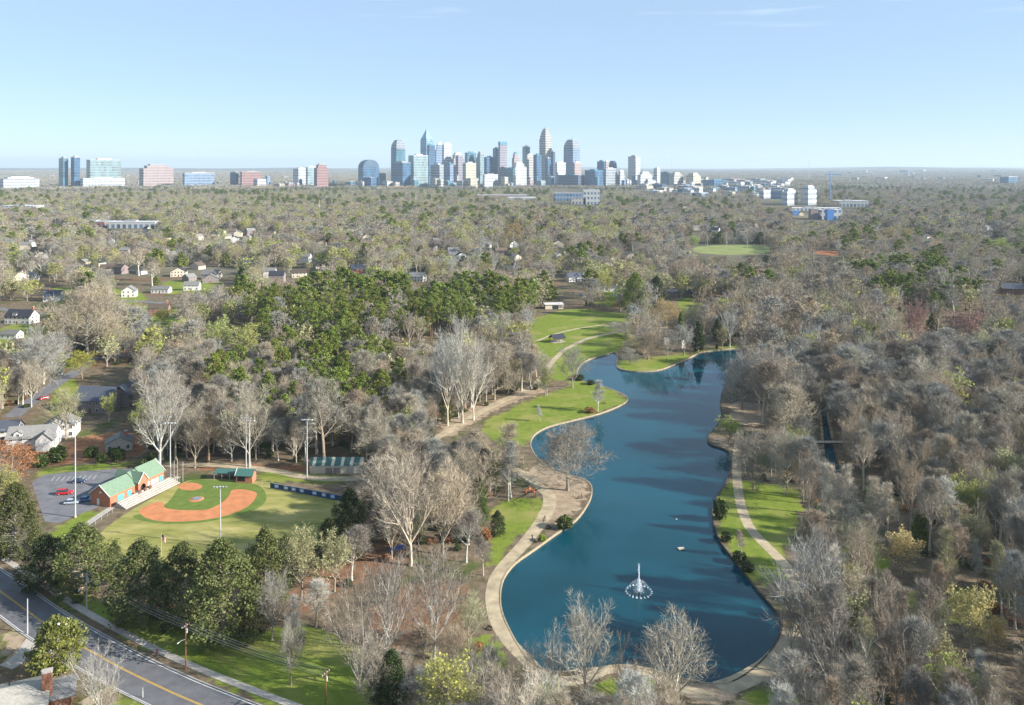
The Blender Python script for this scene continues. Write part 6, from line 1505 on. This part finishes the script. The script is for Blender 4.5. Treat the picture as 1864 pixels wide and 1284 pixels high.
# keep the open places open to view
c = near & ok; idx = np.where(c)[0]
for fz, fx in ((1.0, 0), (.95, -.25), (.95, .25), (.8, -.42), (.8, .30), (.62, -.5), (.62, .5), (.62, 0), (.4, 0), (.4, -.4), (.4, .4), (.1, 0)):
    u = CU+F*(TP[idx, 0]+fx*TW[idx])/TP[idx, 1]; v = HZ+F*(CAMH-TH[idx]*fz)/TP[idx, 1]; P2 = np.c_[u, v]
    bad = np.zeros(len(idx), bool)
    for q in CLEAR: bad |= inside(P2, q)
    ok[idx[bad]] = False; idx = idx[~bad]
c2 = (~near) & ok; idx = np.where(c2)[0]
for fz in (.95, .4):
    P2 = np.c_[TU[idx], HZ+F*(CAMH-TH[idx]*fz)/TP[idx, 1]]; bad = np.zeros(len(idx), bool)
    for k_ in ('deck', 'hospital', 'longwhite', 'whitestr', 'lowflat'): bad |= inside(P2, np.array(CLEAR_PX[k_], float))
    ok[idx[bad]] = False; idx = idx[~bad]
# gaps: streets and gardens among the houses
town = (TP[:, 1] > 2300) & (((TU > 1150) & (TU < 1450)) | ((TU > 480) & (TU < 1150) & (TP[:, 1] > 3500)) | ((TU < 480) & (TP[:, 1] > 3200))) & (NR.random(len(TP)) < .84); ok &= ~town
gap = (TP[:, 1] > 420) & (np.sin(TP[:, 0]*.021+2)*np.sin(TP[:, 1]*.017)+.5*np.sin(TP[:, 0]*.05-TP[:, 1]*.03) > np.where(TU < 480, .88, .9)) & (TU < 1400); ok &= ~gap
sel = np.where(ok)[0]; sel = sel[np.argsort(TP[sel, 1])]

def region(u, v):
    if v > 1060 and u < 720: return 'in the park strip beside the road'
    if v > 880 and u < 940: return 'in the grove left of the lake path'
    if v > 1130: return 'at the near end of the lake' if u < 1330 else 'at the lower right of the lake'
    if u > 1400 and v > 960: return 'in the lower right wood'
    if u > 1440 and v > 800: return 'in the wood beside the creek bridge'
    if u > 1500 and v > 640: return 'in the grey wood right of the creek'
    if u > 1280 and v > 640: return 'between the far lake and the creek'
    if u < 330: return 'among the houses on the left'
    if u < 620 and v > 640: return 'in the wood behind the ball field'
    if u < 1010 and v > 640: return 'in the central wood'
    if u < 1010: return 'in the wood around the pines'
    if u < 1320: return 'beyond the upper meadow'
    return 'in the far right wood'
def sizeword(h): return 'tall' if h > 19.5 else ('medium' if h > 15.5 else 'short')
TWN = {'grey': 'grey', 'tan': 'tan', 'brown': 'brown', 'mauve': 'dusky', 'pale': 'pale', 'olive': 'olive'}
CNT = {0: 0, 1: 0, 2: 0, 3: 0}; LIM = {0: 225, 1: 150, 2: 60, 3: 24}
stuff = {0: [], 1: [], 2: [], 3: []}; single = []
for i in sel:
    k = kind[i]
    if CNT[k] < LIM[k]: CNT[k] += 1; single.append(i)
    else: stuff[k].append((TP[i, 0], TP[i, 1], float(TH[i]), float(TW[i])))
REG = {}
for i in single: REG.setdefault(region(TU[i], TV[i]), []).append(i)
def thirds(vals, x, names):
    a, b = np.quantile(vals, [1/3, 2/3]); return names[0] if x <= a else (names[1] if x <= b else names[2])
for i in single:
    x, y = TP[i]; k = kind[i]; u, v = TU[i], TV[i]; h, w = float(TH[i]), float(TW[i]); rg = region(u, v); me_ = REG[rg]
    wh = f'{rg}, {thirds(TV[me_], v, ("back", "middle", "front"))} {thirds(TU[me_], u, ("left", "centre", "right"))}' if len(me_) > 8 else rg
    if k == 0:
        dark = u > 1300
        tn = R.choices(['grey', 'tan', 'brown', 'mauve', 'pale', 'olive'], [3, 1.2, 3, 4, 1.3, .6] if dark else [3, 3.0, .7, 1.2, 1.2, 1.4])[0]
        key = R.choices(['forest', 'vase', 'fan', 'multi', 'slender', 'oak'], ([6, 2, 1.2, .5, 3, .2] if v > 860 else [3, 4, 3, .6, .4, 2]) if dark else [5, 2.5, 1.5, .8, .7, .5])[0]
        sh = {'forest': 'high-crowned', 'vase': 'upright', 'fan': 'fan-shaped', 'multi': 'many-stemmed', 'slender': 'slim', 'oak': 'round'}[key]
        if key == 'slender': w *= .62
        put_tree(key, (x, y), h, w*1.12, f'{sizeword(h)} {sh} {TWN[tn]} bare tree {wh}', 'bare tree', f'bare trees {rg}', BARK[tn], None, name='bare_tree', trunk_m=BARK['pale'] if R.random() < (.75 if u > 1300 else .5) else None)
    elif k == 1:
        put_tree('pine', (x, y), h, w*1.1, f'{"tall" if h > 23.5 else "shorter"} {"wide" if w > h*.34 else "narrow"} green pine {wh}', 'pine tree', f'pines {rg}', name='pine_tree')
    elif k == 2:
        put_tree('budding', (x, y), h*.9, w*1.05, f'{sizeword(h)} yellow-green budding tree {wh}', 'budding tree', f'budding trees {rg}', leaf=R.choice([LEAF['bud'], LEAF['palebud']]), name='budding_tree')
    else:
        put_tree('cedar', (x, y), h, w, f'{"bigger" if h > 12 else "smaller"} dark evergreen {wh}', 'evergreen tree', f'evergreens {rg}', leaf=LEAF['darkgreen'] if R.random() < .6 else LEAF['cedar'], name='evergreen_tree')

# ------------------------------------------------------------------ the rest of the woods: one object per kind, drawn from shared meshes
def scatter(name, protos, pts, kindw='stuff'):
    """pts: rows x, y, z, sx, sz, rot"""
    pts = np.asarray(pts, np.float32); n = len(pts); me = bpy.data.meshes.new(name); me.vertices.add(n)
    me.vertices.foreach_set('co', np.ascontiguousarray(pts[:, :3]).ravel())
    a = me.attributes.new('size', 'FLOAT_VECTOR', 'POINT'); a.data.foreach_set('vector', np.c_[pts[:, 3], pts[:, 3], pts[:, 4]].astype(np.float32).ravel())
    a = me.attributes.new('turn', 'FLOAT_VECTOR', 'POINT'); a.data.foreach_set('vector', np.c_[np.zeros(n), np.zeros(n), pts[:, 5]].astype(np.float32).ravel())
    a = me.attributes.new('pick', 'INT', 'POINT'); a.data.foreach_set('value', NR.integers(0, len(protos), n).astype(np.int32))
    ng = bpy.data.node_groups.new(name, 'GeometryNodeTree'); ng.interface.new_socket('Geometry', in_out='INPUT', socket_type='NodeSocketGeometry'); ng.interface.new_socket('Geometry', in_out='OUTPUT', socket_type='NodeSocketGeometry')
    N, L = ng.nodes, ng.links; gi = N.new('NodeGroupInput'); go = N.new('NodeGroupOutput'); jn = N.new('GeometryNodeJoinGeometry')
    for p in protos:
        ob = bpy.data.objects.new(p.name, p); oi = N.new('GeometryNodeObjectInfo'); oi.inputs['Object'].default_value = ob; oi.inputs['As Instance'].default_value = False
        g2 = N.new('GeometryNodeGeometryToInstance'); L.new(oi.outputs['Geometry'], g2.inputs[0]); L.new(g2.outputs[0], jn.inputs[0])
    ip = N.new('GeometryNodeInstanceOnPoints'); ip.inputs['Pick Instance'].default_value = True
    def attr(nm, ty):
        q = N.new('GeometryNodeInputNamedAttribute'); q.data_type = ty; q.inputs['Name'].default_value = nm; return q.outputs[0]
    L.new(gi.outputs[0], ip.inputs['Points']); L.new(jn.outputs[0], ip.inputs['Instance']); L.new(attr('pick', 'INT'), ip.inputs['Instance Index'])
    er = N.new('FunctionNodeEulerToRotation'); L.new(attr('turn', 'FLOAT_VECTOR'), er.inputs[0]); L.new(er.outputs[0], ip.inputs['Rotation'])
    L.new(attr('size', 'FLOAT_VECTOR'), ip.inputs['Scale']); L.new(ip.outputs[0], go.inputs[0])
    o = link(name, me); md = o.modifiers.new('scatter', 'NODES'); md.node_group = ng; tag(o, kind=kindw); return o
def lod(tr, crown, tmat, cmats, name):
    """trunk and crown in one mesh (scaled to 1 m high, 1 m wide)"""
    V, Fq, mi = crown; h = float(np.percentile(V[:, 2], 99.6)); w = 2*float(np.percentile(np.hypot(V[:, 0], V[:, 1]), 96))
    tv = np.array(tr.v, np.float32); tf = np.array([f if len(f) == 4 else f for f in tr.f if len(f) == 4], np.int32)
    AV = np.concatenate([tv, V]); AF = np.concatenate([tf, Fq+len(tv)]); AM = np.concatenate([np.zeros(len(tf), np.int32), mi+1]); AV = AV/np.array([w, w, h], np.float32)
    return np_mesh(name, AV, AF, [tmat]+cmats[:int(mi.max())+1], AM)
def from_proto(p, twig, name, tm=None): return lod(p.trv, p.raw[2:5], tm or p.raw[5], [twig]+p.raw[6][1:], name)
MIDY, FARY = 430, 1150
SN = [from_proto(PR['forest'][i % 4], BARK[t], 'wood_tree', BARK['pale'] if i != 1 else None) for i, t in enumerate(('grey', 'tan', 'mauve', 'grey'))]+[from_proto(PR['vase'][i], BARK[t], 'wood_tree', BARK['pale']) for i, t in enumerate(('tan', 'brown'))]
SM = []
for i, (st, t, tm) in enumerate([('forest', 'grey', 'trunk'), ('forest', 'tan', 'pale'), ('vase', 'mauve', 'trunk'), ('oak', 'tan', 'trunk'), ('fan', 'grey', 'pale'), ('vase', 'olive', 'trunk'), ('oak', 'brown', 'trunk')]):
    SM.append(lod(*bare(1000+i, st, .66, .13), BARK[tm], [BARK[t]], 'distant_tree'))
SF = []
for i, (st, t) in enumerate([('oak', 'grey'), ('oak', 'tan'), ('vase', 'mauve'), ('oak', 'olive'), ('vase', 'brown'), ('forest', 'grey')]):
    SF.append(lod(*bare(1100+i, st, .42, .36), BARK['trunk'], [BARK[t]], 'far_tree'))
def rows(lst, hf=1.0, wf=1.0): return [(x, y, -.05, w*wf, h*hf, R.uniform(0, 6.28)) for x, y, h, w in lst]
b = stuff[0]
scatter('near_woodland', SN, rows([t for t in b if t[1] < MIDY], 1, 1.12))
scatter('middle_woodland', SM, rows([t for t in b if MIDY <= t[1] < FARY], 1, 1.18))
scatter('far_woodland', SF, rows([t for t in b if t[1] >= FARY], .95, 1.3))
PM = [lod(*pine(1200+i, .5, .95), BARK['pinebark'], [LEAF[c_]], 'distant_pine') for i, c_ in enumerate(('pine', 'pine', 'pine'))]
scatter('pine_woodland', PM, rows(stuff[1], 1, 1.15))
BM = [lod(*bare(1300+i, 'vase', .5, .1, 1300, .95), BARK['trunk'], [BARK['olive'], LEAF[c_]], 'distant_budding') for i, c_ in enumerate(('bud', 'palebud', 'bud'))]
scatter('budding_woodland', BM, rows(stuff[2], .95, 1.15))
EM = [lod(*dense(1400+i, 'egg', 900, 1.0, 12, 8), BARK['trunk'], [LEAF[c_]], 'distant_evergreen') for i, c_ in enumerate(('cedar', 'pine', 'darkgreen'))]
scatter('evergreen_woodland', EM, rows(stuff[3], 1, 1.1))
# undergrowth below the trees
UG = np.array([(x+NR.uniform(-4, 4), y+NR.uniform(-4, 4)) for x, y, h, w in b+[(*TP[i], 0, 0) for i in sel[:400]] if y < 660 and NR.random() < .92])
ku = np.ones(len(UG), bool)
for q in NOGROW: ku &= sdf(UG, q) < -1.0
dq = np.full(len(UG), 1e9)
for a in np.asarray(YC): dq = np.minimum(dq, np.hypot(UG[:, 0]-a[0], UG[:, 1]-a[1]))
ku &= dq > 12
pu, pv = CU+F*UG[:, 0]/UG[:, 1], HZ+F*(CAMH-1.5)/UG[:, 1]
for q in CLEAR: ku &= ~inside(np.c_[pu, pv], q)
UG = UG[ku]
US = [lod(*dense(1500, 'round', 420, .5, 2.4, 3.2), BARK['trunk'], [LEAF['ivy']], 'low_scrub'), lod(*dense(1501, 'round', 300, .5, 2.4, 3.2), BARK['trunk'], [LEAF['rustleaf']], 'low_scrub'), lod(*bare(1502, 'multi', .35, .12), BARK['brown'], [BARK['brown']], 'low_scrub'), lod(*dense(1503, 'round', 420, .5, 2.4, 3.2), BARK['trunk'], [LEAF['ivy']], 'low_scrub')]
scatter('undergrowth', US, [(x, y, 0, NR.uniform(1.6, 4.2), NR.uniform(1.0, 3.0), R.uniform(0, 6.28)) for x, y in UG])
# groves out to the skyline: each shared mesh holds many small crowns
def grove(seed, size=150, n=105):
    rg = np.random.default_rng(seed); C, S, Mi = [], [], []
    for i in range(n):
        x, y = rg.uniform(-size/2, size/2, 2); h = rg.uniform(9, 17); w = rg.uniform(4.5, 8); m_ = rg.choice(5, p=[.36, .27, .17, .1, .1]); k = 46
        q = rg.normal(size=(k, 3)); q /= np.linalg.norm(q, axis=1)[:, None]; q *= rg.uniform(.55, 1, (k, 1))*np.array([w*.8, w*.8, h*.38]); q += np.array([x, y, h*.62]); C.append(q); Mi.append(np.full(k, m_, np.int32))
    V, Fq = leafquads(np.concatenate(C), 2.6, up=.3)
    return np_mesh('grove', V, Fq, [BARK['grey'], BARK['tan'], BARK['mauve'], LEAF['cedar'], BARK['olive']], np.concatenate(Mi))
GV = [grove(i) for i in range(4)]
gp_ = []; Y = 3850.0
while Y < 15000:
    st = 140 if Y < 8000 else 175; n = int((.66*Y)/st)+1
    for i in range(-n, n+1):
        x = i*st+R.uniform(-60, 60); y = Y+R.uniform(-60, 60)
        town = abs(CU+F*x/y-890) < 330 and y < 5600
        if R.random() < (.45 if town else .84): 
            d = math.hypot(x, y); kk = max(0, min(1, (math.hypot(x, y-440)/1.05-9000)/14000))
            gp_.append((x, y, kk*60, R.uniform(.9, 1.3), R.uniform(.7, 1.15), R.uniform(0, 6.28)))
    Y += st
scatter('distant_groves', GV, gp_)
# ------------------------------------------------------------------ the air itself
def haze():
    m = bpy.data.materials.new('pale_haze'); m.use_nodes = True; n = m.node_tree.nodes; n.clear()
    out = n.new('ShaderNodeOutputMaterial'); pv = n.new('ShaderNodeVolumePrincipled')
    pv.inputs['Color'].default_value = HAZE_COL; pv.inputs['Density'].default_value = HAZE_DENSITY; pv.inputs['Anisotropy'].default_value = .1
    m.node_tree.links.new(pv.outputs[0], out.inputs['Volume'])
    mb = MB().box(-37000, 37000, -36500, 37500, -60, 350)
    o = mb.build('haze', m); tag(o, kind='stuff'); o.display_type = 'WIRE'
haze()
